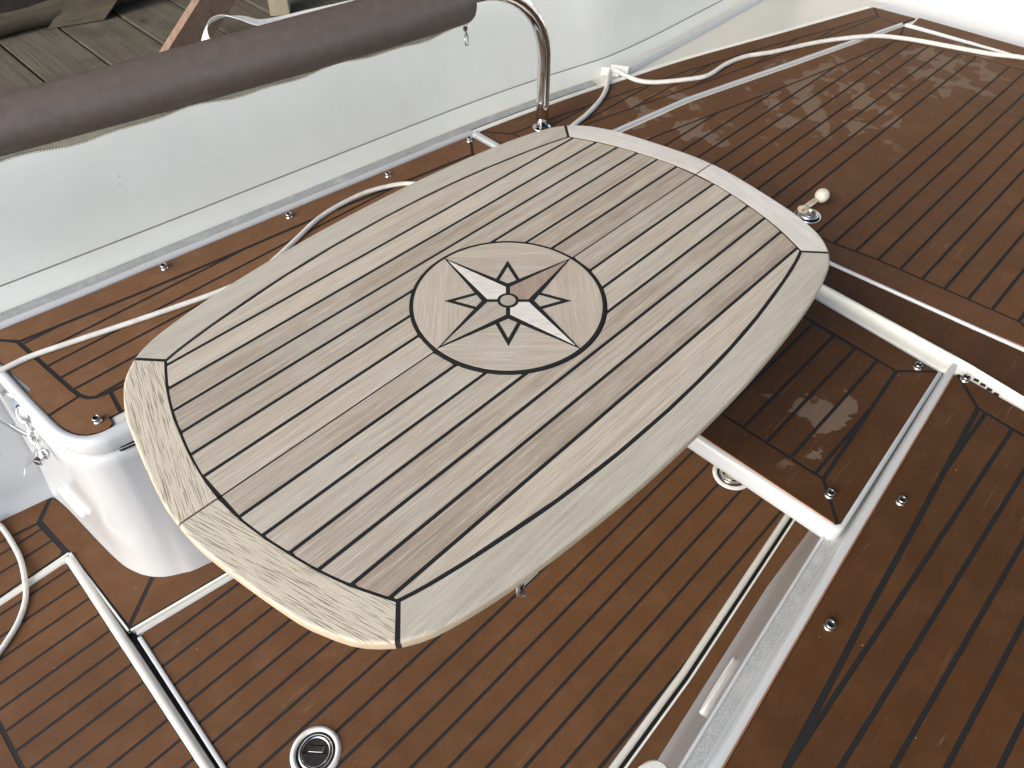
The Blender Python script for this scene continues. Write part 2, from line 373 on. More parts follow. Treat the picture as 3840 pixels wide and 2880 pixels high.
# boathouse: roof and side walls, open at both ends
roof = tag(link('roof', mesh([(-1.9, -5, 3.1), (8, -5, 3.1), (8, 0, 4.1), (-1.9, 0, 4.1), (8, 5, 3.1), (-1.9, 5, 3.1)], [(0, 1, 2, 3), (3, 2, 4, 5)]), M['shed'], loc=(3, 0, 3.1)), 'dark boarded boathouse roof above the boat', 'roof', kind='structure')
for i in range(7):
    x = -1.8+i*1.5
    link('rafter', join(fixn(mesh([(x, -5, 2.95), (x+.08, -5, 2.95), (x+.08, 0, 3.95), (x, 0, 3.95), (x, -5, 3.09), (x+.08, -5, 3.09), (x+.08, 0, 4.09), (x, 0, 4.09)], [(0, 1, 2, 3), (0, 1, 5, 4), (1, 2, 6, 5), (3, 0, 4, 7)])),
         fixn(mesh([(x, 5, 2.95), (x+.08, 5, 2.95), (x+.08, 0, 3.95), (x, 0, 3.95), (x, 5, 3.09), (x+.08, 5, 3.09), (x+.08, 0, 4.09), (x, 0, 4.09)], [(0, 1, 2, 3), (0, 1, 5, 4), (1, 2, 6, 5), (3, 0, 4, 7)]))), M['shed'], roof)
tag(link('wall', box((3.1, 5.0, 1.3), (10, .08, 3.7)), M['shed'], loc=(3.5, 5, -.5)), 'dark boathouse wall beyond the dock', 'wall', kind='structure')
rows_ = []
RC_ = [Vector((-2.4+.22*i, -1.22-.02*math.sin(i*.3), 0)) for i in range(22)]
for p in RC_: rows_.append([(p.x, p.y+u, z) for u, z in ((.10, .36), (.06, .44), (.0, .60), (-.06, .78), (-.09, .90), (-.13, .93), (-.22, .93), (-.25, .88), (-.25, -.3))])
oc_ = link('coaming', loft(rows_), M['gel'], None, loc=(0, -1.2, .4)); auto_smooth(oc_, 50); tag(oc_, 'white boat side wall behind the dark planked bench', 'wall', kind='structure')
# ------------------------------------------------------------------ deck panel builder
G = .0058
def panel_boards(parent, z, outer_chains, inner, ylines, mitres, g=G, gm=None, th=.004, xr=None, name='plank'):
    """inner: ccw caulk centre line; outer_chains: list of (outer pts, inner pts) for margin boards; mitres: (a,b) lines"""
    gm = gm or g
    sh = offset_closed(inner, gm/2)
    ys = sorted(ylines); ymin = min(p[1] for p in inner)-.01; ymax = max(p[1] for p in inner)+.01
    ed = [ymin-1]+ys+[ymax+1]
    for a, b in zip(ed[:-1], ed[1:]):
        q = clip(clip(sh, (0, a+g/2), (0, 1)), (0, b-g/2), (0, -1))
        if len(q) >= 3:
            me = prism(q, z-th, z)
            if me: link(name, me, M['deck'], parent)
    for oc, ic in outer_chains:
        q = list(oc)+list(ic)[::-1]
        if area(q) < 0: q = q[::-1]
        # pull the inner side back from the caulk centre line
        q2 = q
        c = [sum(p[0] for p in q)/len(q), sum(p[1] for p in q)/len(q)]
        ics = list(ic)
        for a, b in zip(ics[:-1], ics[1:]):
            nx, ny = -(b[1]-a[1]), b[0]-a[0]; L = math.hypot(nx, ny); nx, ny = nx/L, ny/L
            mx, my = (oc[len(oc)//2][0], oc[len(oc)//2][1])
            if len(ics) == 2:
                if (mx-a[0])*nx+(my-a[1])*ny < 0: nx, ny = -nx, -ny
                q2 = clip(q2, (a[0]+nx*gm/2, a[1]+ny*gm/2), (nx, ny))
        for a, b in mitres:
            nx, ny = -(b[1]-a[1]), b[0]-a[0]; L = math.hypot(nx, ny); nx, ny = nx/L, ny/L
            # only mitres that touch this board's ends
            ends = (ics[0], ics[-1])
            if min(math.dist(a, e) for e in ends) > .004: continue
            if (c[0]-a[0])*nx+(c[1]-a[1])*ny < 0: nx, ny = -nx, -ny
            q2 = clip(q2, (a[0]+nx*g/2, a[1]+ny*g/2), (nx, ny))
        me = prism(q2, z-th, z)
        if me: link(name, me, M['deck'], parent)
def sheet(parent, poly, z, name='caulking', th=.006, rec=.0007):
    me = prism(poly, z-th, z-rec); return link(name, me, M['caulk_d'], parent)
def stud(parent, x, y, z):
    me = lathe([(0, 0), (.0078, 0), (.0078, .0016), (.0062, .0026), (.0058, .0058), (.0068, .0076), (.0066, .0092), (.0054, .0098), (.0042, .0092), (.0038, .0060), (0, .0058)], 18, (x, y, z))
    o = link('snap_stud', me, M['steel_dull'], parent, smooth=True)
    me.materials.append(M['black']); b_ = base(parent)
    for p in me.polygons:
        if math.hypot(p.center.x+b_.x-x, p.center.y+b_.y-y) < .0040 and p.center.z+b_.z > z+.004: p.material_index = 1
    return o
# ------------------------------------------------------------------ cockpit floor
floor = tag(link('floor', mesh([(-2.6, -1.3, -.014), (.70, -1.3, -.014), (.70, .86, -.014), (-2.6, .86, -.014)], [(0, 1, 2, 3)]), M['gel'], loc=(0, 0, -.014)), 'brown planked cockpit floor with black seams and white hatch gutters', 'floor', kind='structure')
YB = [(-2.6, 1.12), (-.715, .834), (-.60, .815), (.70, .70)]
foot = [(-.612, .825), (-.603, .77), (-.598, .72), (-.592, .65), (-.585, .582), (-.577, .535), (-.563, .498), (-.549, .476), (-.532, .458), (-.505, .441), (-.45, .42), (-.2, .385), (.66, .27)]
# surround boards
cA = (-.657, .766); cB = (-.648, .664); cM = (-.628, .412); cN = (-.549, .474)
surround_sheet = [(-2.4, 1.08), (-.715, .829), (-.613, .813)]+foot[1:-1]+[(.655, .27), (.655, .252), (-.40, .372), (-.632, .404), (-.640, .645), (-.652, .655), (-.80, .651), (-2.4, .63)]
sheet(floor, surround_sheet, 0)
bench = None
def brd(poly, parent=floor, z=0.0, th=.004, name='plank', mat=None):
    me = prism(poly, z-th, z)
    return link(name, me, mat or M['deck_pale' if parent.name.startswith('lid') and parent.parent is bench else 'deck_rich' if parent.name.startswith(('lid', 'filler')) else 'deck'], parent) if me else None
q = [(-.613, .813)]+foot[1:8]+[(-.6305, .414), (-.6385, .640), (-.6435, .664), (-.6525, .763)]
q = clip(q, (cN[0], cN[1]), (-(cN[1]-cM[1]), (cN[0]-cM[0])))
q2 = []
nx, ny = (cM[1]-cN[1]), -(cM[0]-cN[0]); L = math.hypot(nx, ny); nx, ny = nx/L, ny/L
def both(poly, a, b, g):
    nx, ny = -(b[1]-a[1]), b[0]-a[0]; L = math.hypot(nx, ny); nx, ny = nx/L, ny/L
    return clip(poly, (a[0]+nx*g/2, a[1]+ny*g/2), (nx, ny)), clip(poly, (a[0]-nx*g/2, a[1]-ny*g/2), (-nx, -ny))
ring = [(-.613, .813)]+foot[1:-1]+[(.65, .27), (.65, .253), (-.40, .374), (-.629, .4065), (-.6385, .640), (-.6425, .662), (-.6515, .766)]
p1, p2 = both(ring, cN, cM, .009)
_, p1b = both(p1 if abs(area(p1)) < abs(area(p2)) else p2, cA, (-.613, .811), .007)
for pp in (p1, p2):
    cen = sum(p[1] for p in pp)/len(pp)
    if cen > .5:
        u, v = both(pp, cA, (-.615, .810), .007); brd(max((u, v), key=lambda t: abs(area(t)) if len(t) > 2 else 0))
    else: brd(pp)
# strakes behind the left-hand hatch
back = [(-2.4, 1.08), (-.715, .829), (-.619, .8135), (-.6615, .7705), (-.735, .780), (-2.4, 1.03)]
brd(back)
inn = [(-2.4, 1.02), (-.735, .773), (-.6635, .7625), (-.6535, .665), (-.658, .6575), (-.80, .653), (-2.4, .635)]
for a, b in ((.7495, 1.1), (.7065, .7435), (.60, .7005)):
    q = clip(clip(inn, (0, a), (0, 1)), (0, b), (0, -1)); brd(q)
# strip of floor along the right-hand riser
RE = [(-.9, -.484), (-.185, -.4265), (.05, -.4165), (.503, -.378), (.66, -.364)]      # gutter
RI = [(-.9, -.545), (-.022, -.4655), (.319, -.435), (.506, -.431), (.66, -.42)]      # riser foot
rs_ = [(x, y-.0125) for x, y in RE]
brd(rs_+RI[::-1])
# white gutter lips that belong to the floor
def lip(pts, wd, z0, z1, parent, mat=None, name='lip', rnd=.004):
    """rounded strip following pts (2d), wd wide to the left of travel"""
    P = [Vector((p[0], p[1])) for p in pts]; rows = []
    for i, p in enumerate(P):
        t = (P[min(i+1, len(P)-1)]-P[max(i-1, 0)]).normalized(); n = Vector((-t.y, t.x))
        prof = [(0, z0), (0, z1-rnd), (rnd*.3, z1-rnd*.3), (rnd, z1), (wd-rnd, z1), (wd-rnd*.3, z1-rnd*.3), (wd, z1-rnd), (wd, z0)]
        rows.append([(p.x+n.x*u, p.y+n.y*u, z) for u, z in prof])
    o = link(name, loft(rows, True, True), mat or M['gel'], parent); auto_smooth(o, 50); return o
lip([(x, y-.0078) for x, y in RE][::-1], .0050, -.013, .002, floor)
lip([(-.634, .402), (-.6415, .64)], .004, -.013, .0015, floor)
lip([(.655, .248), (-.40, .369), (-.632, .401)], .003, -.013, .0015, floor)
lip([(-.645, .651), (-.80, .646), (-2.4, .62)], .004, -.013, .001, floor)
tr = spline([(-.634, .402), (-.6365, .392)], 2)
brd([(-.6580, -.9), (-.640, -.9), (-.6205, .38), (-.634, .402), (-.634, .64), (-.6425, .64)], floor, -.0105, .003, 'gap_strip', M['black'])  # black strips in both hatch gaps stand for the shade down there
brd([(x, y+.004) for x, y in RE]+[(x, y-.0085) for x, y in RE][::-1], floor, -.0105, .003, 'gap_strip', M['black'])
# hatches
def latch(parent, x, y, rot):
    c = (x, y, 0)
    fr = lathe([(.034, .0005), (.0345, .0035), (.037, .0058), (.040, .0058), (.0435, .0030), (.0445, .0003), (.0445, -.002), (.034, -.002)], 36, c, closed=True)
    lt = link('latch', fr, M['plastic'], parent, smooth=True)
    link('gap', lathe([(0, .0012), (.0342, .0012), (.0342, -.001)], 30, c), M['black'], lt)
    link('dish', lathe([(.0225, .0016), (.0235, .0042), (.0265, .0050), (.0295, .0036), (.0305, .0016)], 36, c, closed=True), M['steel'], lt, smooth=True)
    a = rot; u = Vector((math.cos(a), math.sin(a))); v = Vector((-u.y, u.x))
    def P2(p, q): return (x+u.x*p+v.x*q, y+u.y*p+v.y*q)
    disc = [(.022*math.cos(2*math.pi*k/28), .022*math.sin(2*math.pi*k/28)) for k in range(28)]
    up_ = [P2(*p) for p in clip(disc, (0, -.0025), (0, -1))]
    link('plate', prism(up_, .0013, .0034, .0004), M['steel_dull'], lt)
    pad = [P2(-.0125, .000), P2(.0125, .000), P2(.0145, .0105), P2(.006, .0088), P2(-.006, .0088), P2(-.0145, .0105)]
    link('paddle', prism(pad, .0013, .0042, .0006), M['steel_dull'], lt)
    arc = [P2(.0215*math.cos(t), .0215*math.sin(t)) for t in [R_(d) for d in range(38, 143, 8)]]+[P2(-.0135, .0135), P2(.0, .0112), P2(.0135, .0135)]
    link('finger_rest', prism(arc, .0013, .0026), M['steel_dull'], lt)
    tab = [P2(-.004, -.0215), P2(.004, -.0215), P2(.004, -.0185), P2(-.004, -.0185)]
    link('slot', prism(tab, .003, .0039), M['black'], lt)
    return lt
# left-hand hatch
h1 = empty('floor_hatch', (-.9, .2, 0)); tag(h1, 'planked floor hatch bordered by white gutter below the rounded white bench base', 'hatch')
hp = [(-2.2, .602), (-.80, .630), (-.666, .632), (-.659, .624), (-.6745, -.9), (-2.2, -.9)]
sheet(h1, hp, .001)
hy = [.611, .565, .5205, .4745, .4275, .382, .336, .290, .2435, .197, .1505, .1065, .060, .014, -.032, -.078, -.124, -.170, -.216, -.262, -.31, -.36, -.41]
inb = offset_closed([(-.8765, .626), (-.8765, -.9), (-.6745, -.9), (-.659, .624), (-.666, .632), (-.80, .630)], 0)
for a, b in zip([-.5]+sorted(hy), sorted(hy)+[.66]):
    q = clip(clip(inb, (0, a+.0030), (0, 1)), (0, b-.0030), (0, -1)); q = clip(q, (-.8725, 0), (1, 0)); brd(q, h1, .001)
brd([(-.8805, .6285), (-.8805, -.9), (-.935, -.9), (-.935, .6275)], h1, .001)
brd([(-.941, .627), (-.941, -.9), (-2.2, -.9), (-2.2, .602)], h1, .001)
lip([(-.6560, -.9), (-.6395, .640)], .0185, -.014, .006, h1, M['gel_cream'], 'rim', .007)
lip([(-.6405, .6475), (-.80, .646), (-2.2, .62)], .017, -.014, .006, h1, M['gel_cream'], 'rim', .007)
# main hatch
h2 = empty('floor_hatch', (0, 0, 0)); tag(h2, 'large planked floor hatch with round steel latch under the table', 'hatch')
top = [(-.623, .3835), (-.40, .3535), (.65, .228)]
hp = [(-.617, .3765), (-.40, .3475), (.65, .222), (.65, -.3655), (.503, -.367), (.05, -.4055), (-.185, -.4155), (-.6365, -.452), (-.6365, -.3), (-.624, .370)]
hp = [(-.617, .3785), (-.40, .3490), (.65, .2235), (.65, -.353), (.503, -.365), (.05, -.4035), (-.185, -.4135), (-.641, -.45), (-.6300, .07), (-.6225, .371)]
sheet(h2, hp, .001)
hy = [.337-.0463*k for k in range(18)]
for a, b in zip([-.6]+sorted(hy), sorted(hy)+[.5]):
    q = clip(clip(hp[::-1], (0, a+.0031), (0, 1)), (0, b-.0031), (0, -1)); brd(q, h2, .001)
lip([(-.6225, .374), (-.6300, .07), (-.641, -.45)][::-1], .0085, -.014, .004, h2, M['gel_clean'], 'rim', .002)
lip([(.65, .2235), (-.40, .3495), (-.6225, .3815)], .0045, -.014, .003, h2, M['gel_clean'], 'rim', .002) if False else None
lip([(-.6195, .3785), (-.40, .3495), (.65, .2245)], .0045, -.014, .003, h2, M['gel_clean'], 'rim', .002)
lip([(-.634, -.4505), (-.185, -.4145), (.05, -.4045), (.503, -.366), (.65, -.354)][::-1], .0125, -.014, .006, h2, M['gel_cream'], 'rim', .005)
latch(h2, -.510, -.036, R_(-48)); latch(h2, .500, -.226, R_(-48))
# shadowed gutter floor between hatch and surround
lip([(.65, .2295), (-.40, .3555), (-.6285, .386)][::-1], .0115, -.014, -.004, floor, M['gel_cream'], 'gutter', .003)
# ------------------------------------------------------------------ coaming (the boat's side) and end wall
EDGE = [(-2.4, 1.075), (-1.2, .915), (-.6, .838), (-.5, .8245), (-.34, .806), (-.2, .793), (.074, .765), (.33, .738), (.585, .713), (.84, .677), (1.07, .632), (1.3, .583), (1.54, .517), (1.65, .485), (2.063, .372)]
WALL = [(-2.4, 1.13), (-1.2, .968), (-.6, .891), (-.2, .846), (.1, .817), (.6, .768), (.85, .733), (1.0, .704), (1.12, .682), (1.3, .675), (1.6, .680), (2.0, .69), (2.6, .70)]
WS = [(p.x, p.y) for p in spline(WALL, 5)]; ES = [(p.x, p.y) for p in spline(EDGE, 5)]
rows = []
for x, y in WS:
    prof = [(0, .424), (.004, .4285), (.012, .438), (.020, .4515), (.0240, .4605), (.0246, .4585), (.0262, .4585), (.0272, .4640), (.032, .475), (.05, .535), (.072, .62), (.088, .685), (.096, .700), (.112, .708), (.16, .708), (.20, .700), (.212, .68), (.22, .40), (.20, -.3)]
    rows.append([(x+.10*u, y+u, z) for u, z in prof])
coam = link('coaming', loft(rows), M['gel'], None, loc=(.5, .8, .43)); auto_smooth(coam, 40)
tag(coam, 'white boat side wall rising behind the planked bench', 'wall', kind='structure')
rows = [[(x+.0024, y+.0240, .4612), (x+.0024, y+.0243, .4596), (x+.0026, y+.0266, .4596), (x+.0027, y+.0270, .4622)] for x, y in WS if x < 2.1]
link('seam', loft(rows, True, True), plain('grey_sealant', (.26, .25, .21), .8), coam)
# flat white ledge between deck edge and wall
rows = []
for i in range(90):
    x = -2.4+i*(2.62+2.4)/89
    ye = interp(ES, x) if x < 2.063 else .372-.6*(x-2.063)*0; yw = interp(WS, x)
    rows.append([(x, ye-.02, .4245), (x, yw+.012, .4245)])
link('ledge', loft(rows), M['gel_cream'], coam)
# grey grip strip and lip of the bench gutter
def strip_along(x0, x1, n, offs, name, mat, par):
    rows = []
    for i in range(n):
        x = x0+(x1-x0)*i/(n-1); y = interp(ES, x)
        rows.append([(x+.12*u, y+u, z) for u, z in offs])
    o = link(name, loft(rows, True, True), mat, par); auto_smooth(o, 50); return o
strip_along(-2.3, .60, 50, [(.0015, .420), (.0015, .4305), (.005, .4335), (.015, .4335), (.019, .4315), (.0205, .428), (.0205, .420)], 'lip', M['gel_clean'], coam)
strip_along(-2.3, .98, 50, [(.0202, .418), (.0202, .4268), (.0242, .4268), (.0242, .418)], 'gap', M['black'], coam)
strip_along(-2.3, 1.02, 50, [(.024, .420), (.024, .4275), (.026, .4285), (.048, .4290), (.0495, .428), (.0495, .420)], 'grip_strip', M['nonskid'], coam)
strip_along(.60, 2.05, 50, [(.001, .420), (.001, .4295), (.004, .4318), (.012, .4318), (.016, .430), (.018, .4225), (.018, .420)], 'lip', M['gel'], coam)
# conduit moulding along the straight part of the wall foot
rows = []
for i in range(14):
    x = 1.125+i*.11; y = .640+.024*(x-1.125)
    rows.append([(x, y+u, z) for u, z in [(0, .424), (.001, .436), (.006, .441), (.018, .441), (.023, .437), (.024, .424)]])
o = link('moulding', loft(rows, True, True), M['gel_clean'], coam); auto_smooth(o, 45)
rows = []
for i in range(13):
    x = 1.16+i*.115; y = .705+.006*i*.2
    rows.append([(x, y-.012, .4725), (x, y-.014, .4765), (x, y-.010, .4805)])
# clip that holds the hose
link('hose_clip', join(box((1.085, .672, .440), (.006, .05, .022), Matrix.Rotation(.5, 3, 'Z'), .001), box((1.115, .662, .440), (.006, .05, .022), Matrix.Rotation(.5, 3, 'Z'), .001)), M['gel'], coam)
# end wall beyond the aft deck
rows = []
for i in range(26):
    t = i/25; y = .66-1.9*t
    xb = 2.105+.05*math.sin(min(1, max(0, (.66-y)))*.6)+.004
    if y > .36: xb = 2.105+(.0)*(y-.36)
    prof = [(-.04, .4235), (.004, .4245), (.016, .430), (.03, .45), (.06, .56), (.085, .66), (.092, .668), (.095, .664), (.10, .672), (.16, .84), (.20, .87), (.34, .875), (.36, .3)]
    rows.append([(xb+u, y, z) for u, z in prof])
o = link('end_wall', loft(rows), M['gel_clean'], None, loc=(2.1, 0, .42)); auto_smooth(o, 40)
tag(o, 'bright white moulded wall closing off the far end of the deck', 'wall', kind='structure')
# side wall below the coaming on the left
rows = []
for x in [-2.6+.1*i for i in range(22)]:
    y = interp(YB, x)
    rows.append([(x, y-.008, -.014), (x, y-.004, .004), (x, y+.006, .018), (x, y+.012, .05), (x, y+.02, .25), (x, y+.025, .40), (x, y+.04, .424)])
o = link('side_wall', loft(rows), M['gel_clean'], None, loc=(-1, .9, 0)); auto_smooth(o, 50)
tag(o, 'white cockpit side wall below the bench and hinge', 'wall', kind='structure')
# ------------------------------------------------------------------ left bench
bench = empty('bench', (-.1, .6, 0)); tag(bench, 'bench with brown planked lid and rounded white base below the bolster', 'bench')
topo = [(-.537, .829), (-.5345, .77), (-.533, .70), (-.529, .62), (-.524, .554), (-.520, .515), (-.510, .486), (-.497, .4695), (-.481, .461), (-.466, .4585), (-.40, .451), (-.2, .430), (.60, .345)]
rows = []
def outw(pts, d):
    P = [Vector(p) for p in pts]; o = []
    for i, p in enumerate(P):
        t = (P[min(i+1, len(P)-1)]-P[max(i-1, 0)]).normalized(); n = Vector((t.y, -t.x)); o.append(p+n*d)
    return o
TS = [(p.x, p.y) for p in spline(topo, 4)]; FS = [(p.x, p.y) for p in spline(foot, 4)]
def left_of(pts): return outw(pts, 1)
sgn = 1 if (outw(TS, .01)[10].x < TS[10][0]) else -1
def ring_at(f, d, z):
    A = outw(TS, sgn*d); return [(a.x*(1-f)+b[0]*f, a.y*(1-f)+b[1]*f, z) for a, b in zip(A, FS)]
rows = [ring_at(0, .001, .418), ring_at(0, .001, .4295), ring_at(0, .004, .4325), ring_at(0, .011, .4325), ring_at(0, .017, .4285), ring_at(0, .020, .421), ring_at(0, .0205, .4035), ring_at(0, .019, .3985), ring_at(0, .008, .3970), ring_at(0, .004, .3965)]
link('lid_rim', loft(rows), M['gel_clean'], bench); auto_smooth(bench.children[-1], 60)
rows = [ring_at(0, .003, .3945), ring_at(0, .010, .3930), ring_at(0, .021, .3915), ring_at(0, .0255, .3865), ring_at(.03, .026, .37), ring_at(.13, .026, .32), ring_at(.40, .022, .20), ring_at(.72, .012, .08), ring_at(.88, .004, .025), ring_at(.96, .0, .006), ring_at(1.0, .0, -.006)]
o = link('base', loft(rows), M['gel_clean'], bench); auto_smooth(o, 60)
zl = Z_SEAT
link('lid_base', prism(TS+[(.60, .70), (-.5, .82)], .402, zl-.0045), M['gel_clean'], bench)
lid_out = [(-.537, .8255), (-.5345, .74), (-.5305, .706), (-.522, .636), (-.532, .628), (-.524, .554), (-.5205, .517), (-.5105, .4865), (-.4975, .4705), (-.481, .462), (-.467, .4595), (-.459, .464), (-.4565, .4815), (-.40, .4755), (-.40, .452), (.581, .348), (.585, .7105), (.33, .736), (.074, .763), (-.2, .791), (-.34, .804), (-.5, .8225)]
lid = link('lid', prism([p for p in lid_out], zl-.0042, zl-.0008), M['caulk_d'], bench)
link('lid_edge', prism(lid_out, zl-.005, zl-.0009), M['deck_edge'], lid) if False else None
inner_c = [(-.4915, .7665), (-.481, .662), (-.4735, .590), (-.4695, .563), (-.462, .547), (-.451, .5385), (-.438, .5345), (-.425, .533), (-.40, .5305), (.53, .432), (.531, .645), (.15, .694), (-.123, .7205), (-.283, .7385)]
GT = .008
sh = offset_closed(inner_c, GT/2)
ys = [.756, .7125, .669, .6255, .5825, .540, .497]
for a, b in zip([.3]+sorted(ys), sorted(ys)+[1.0]):
    q = clip(clip(sh, (0, a+.0031), (0, 1)), (0, b-.0031), (0, -1)); brd(q, lid, zl)
def inset_chain(ch, d):
    return [(p.x, p.y) for p in outw(ch, d)]
ic = inset_chain(inner_c[:9], sgn*GT/2)   # outside of the caulk line along left edge and corner
mA = ((-.4915, .7665), (-.537, .8255)); mB = ((-.4695, .561), (-.5245, .555)); mC = ((-.4275, .533), (-.437, .4795))
left_b = [(-.537, .8255), (-.5345, .74), (-.5305, .706), (-.522, .636), (-.532, .628), (-.524, .554)]+[ic[3], ic[2], ic[1], ic[0]]
u, v = both(left_b, *mA, .005); q = max((u, v), key=lambda t: abs(area(t)))
u, v = both(q, *mB, .006); q = max((u, v), key=lambda t: abs(area(t))); brd(q, lid, zl)
corner = lid_out[4:14]+[(-.418, .4775), ic[7]]+[ic[6], ic[5], ic[4], ic[3], ic[2]]
u, v = both(corner, *mB, .006); q = max((u, v), key=lambda t: abs(area(t)))
u, v = both(q, (-.429, .531), (-.4365, .4805), .007); q = max((u, v), key=lambda t: abs(area(t))); brd(q, lid, zl)
front = [(-.4565, .4815), (-.40, .4755), (-.40, .452), (.581, .348), (.530, .4275), ic[8], ic[7]]
u, v = both(front, (-.429, .531), (-.4365, .4805), .007); q = max((u, v), key=lambda t: abs(area(t))); brd(q, lid, zl)
brd([(.5365, .435), (.5365, .6445), (.5845, .7045), (.581, .354)], lid, zl)
bk = [(-.487, .7705), (-.283, .7425), (-.123, .7245), (.15, .698), (.531, .649), (.5825, .7105), (.33, .736), (.074, .763), (-.2, .791), (-.34, .804), (-.5, .8225), (-.534, .8255)]
u, v = both(bk, *mA, .005); q = max((u, v), key=lambda t: abs(area(t))); brd(q, lid, zl)
for x, y in ((-.202, .772), (.074, .7415), (.327, .7145), (.567, .6935), (-.473, .486)): stud(lid, x, y, zl)
# latch recess at the bench front
link('latch_recess', box((-.425, .468, .4205), (.062, .020, .012), Matrix.Rotation(-.12, 3, 'Z'), .003), M['gel_cream'], bench)
link('latch_slot', box((-.432, .4425, .4005), (.075, .016, .026), Matrix.Rotation(-.20, 3, 'Z'), .002), M['black'], bench)
link('latch_bar', box((-.447, .4315, .3955), (.055, .006, .005), Matrix.Rotation(-.20, 3, 'Z'), .0015), M['steel'], bench)
# oval vent on the bench side
def oval(c, ux, uy, n, a, b, name, parent, mat, inner=True):
    ux, uy, n = Vector(ux).normalized(), Vector(uy).normalized(), Vector(n).normalized(); c = Vector(c)
    rows = []
    for fr, h in ((1.0, -.004), (1.0, .003), (.93, .006), (.82, .006), (.74, .003), (.70, -.001)):
        rw = []
        for k in range(28):
            t = 2*math.pi*k/28; X = math.copysign(abs(math.cos(t))**.7, math.cos(t)); Y = math.sin(t)
            rw.append(c+ux*(X*(a-(1-fr)*b))+uy*(Y*b*fr)+n*h)
        rows.append(rw)
    o = link(name, loft(rows, False, True), mat, parent, smooth=True)
    rw = [rows[-1][k]+n*.0012 for k in range(28)]
    link('lens', fixn(mesh(rw, [tuple(range(28))])), M['plastic'], o)
    return o
oval((-.5800, .668, .106), (.06, -1, 0), (-.30, 0, -1), (-1, -.05, .30), .052, .013, 'vent', bench, M['plastic'])
# ------------------------------------------------------------------ right bench with support ledge
rb = empty('bench', (.1, -.8, 0)); tag(rb, 'dark brown planked bench bordered by a white gutter and grey grip strip', 'bench')
RB = [(-1.6, -.663), (-.6, -.580), (-.191, -.546), (-.052, -.534), (.115, -.5205), (.265, -.509), (.644, -.480)]
prof = [(0.0, .4245), (.0005, .4285), (.004, .4305), (.010, .4295), (.0135, .4245), (.0145, .417), (.0165, .402), (.0185, .399), (.0190, .3985), (.0350, .3985), (.0355, .402), (.037, .4035), (.0395, .402), (.041, .397), (.0395, .388), (.034, .375), (.035, .33), (.043, .20), (.055, .08), (.062, .03), (.068, .010), (.074, -.012)]
def off_y(x): return interp(RB, x)
rows = []
for i in range(40):
    x = -1.6+2.262*i/39; y = off_y(x); yf = interp(RI, x)-.003
    k = (yf-y-.062)
    rows.append([(x, y+u+(k*max(0, (u-.034))/.04 if u > .0345 and z < .376 else 0), z) for u, z in prof])
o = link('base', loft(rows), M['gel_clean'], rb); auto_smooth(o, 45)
rows = []
for i in range(30):
    x = -1.6+2.24*i/29; y = off_y(x)
    rows.append([(x, y+.0195, .396), (x, y+.0195, .3997), (x, y+.0345, .3999), (x, y+.0345, .396)])
link('grip_strip', loft(rows, True, True), M['nonskid'], rb)
zr = Z_SEAT
lidr = [(-1.6, -.6645), (-.6, -.5815), (-.191, -.5475), (-.052, -.5355), (.115, -.522), (.265, -.5105), (.632, -.4825), (.6415, -.488), (.634, -.60), (.612, -1.15), (-1.6, -1.15)]
rlid = link('lid', prism(lidr, .40, zr-.0008), M['caulk_d'], rb)
link('edge', lip([(-1.6, -.6652), (-.6, -.5822), (-.191, -.5482), (-.052, -.5362), (.115, -.5227), (.265, -.5112), (.632, -.4832)], .0012, .42, zr-.0003, rlid, M['deck_edge'], 'edge', .0004).data.copy(), None, rlid) if False else lip([(-1.6, -.6645), (-.6, -.5815), (-.191, -.5475), (-.052, -.5355), (.115, -.522), (.265, -.5105), (.632, -.4825)], .0014, .42, zr-.0002, rlid, M['deck_edge'], 'edge', .0004)
mg = [(-1.6, -.712), (-.139, -.5995), (-.039, -.5915), (.114, -.578), (.319, -.5635), (.586, -.5425)]
innr = [(-1.6, -1.1), (.562, -1.1), (.5805, -.60), (.586, -.5425), (.319, -.5635), (.114, -.578), (-.039, -.5915), (-.139, -.5995), (-1.6, -.712)]
sh = offset_closed(innr, .004)
ys = [-.556, -.601, -.6455, -.6905, -.7355, -.781, -.8265, -.872, -.917, -.962, -1.007, -1.052]
for a, b in zip([-1.3]+sorted(ys), sorted(ys)+[0]):
    q = clip(clip(sh, (0, a+.0033), (0, 1)), (0, b-.0033), (0, -1)); brd(q, rlid, zr)
mR = ((.586, -.5425), (.6415, -.482))
q = [(-1.6, -.666), (-.6, -.583), (-.191, -.549), (-.052, -.537), (.115, -.5235), (.265, -.512), (.632, -.484), (.6405, -.4845), (.586, -.5385), (.319, -.5593), (.114, -.5738), (-.039, -.5873), (-.139, -.5953), (-1.6, -.7078)]
u, v = both(q, *mR, .007); brd(max((u, v), key=lambda t: abs(area(t))), rlid, zr)
q = [(.6405, -.4845), (.633, -.60), (.611, -1.15), (.5665, -1.15), (.5845, -.60), (.590, -.5425)]
u, v = both(q, *mR, .007); brd(max((u, v), key=lambda t: abs(area(t))), rlid, zr)
for x, y in ((.633, -.5), (.312, -.520-.012), (.056, -.551)): stud(rlid, x, y, zr)
oval((.022, -.4785, .13), (1, .085, 0), (0, .13, -1), (-.085, 1, .14), .060, .014, 'vent', rb, M['plastic'])
link('ledge_plate', prism([(-.262+.036*math.copysign(abs(math.cos(t))**.8, math.cos(t)), -.494+.021*math.sin(t)) for t in [2*math.pi*k/28 for k in range(28)]], .395, .4035, .002), M['gel_cream'], rb)
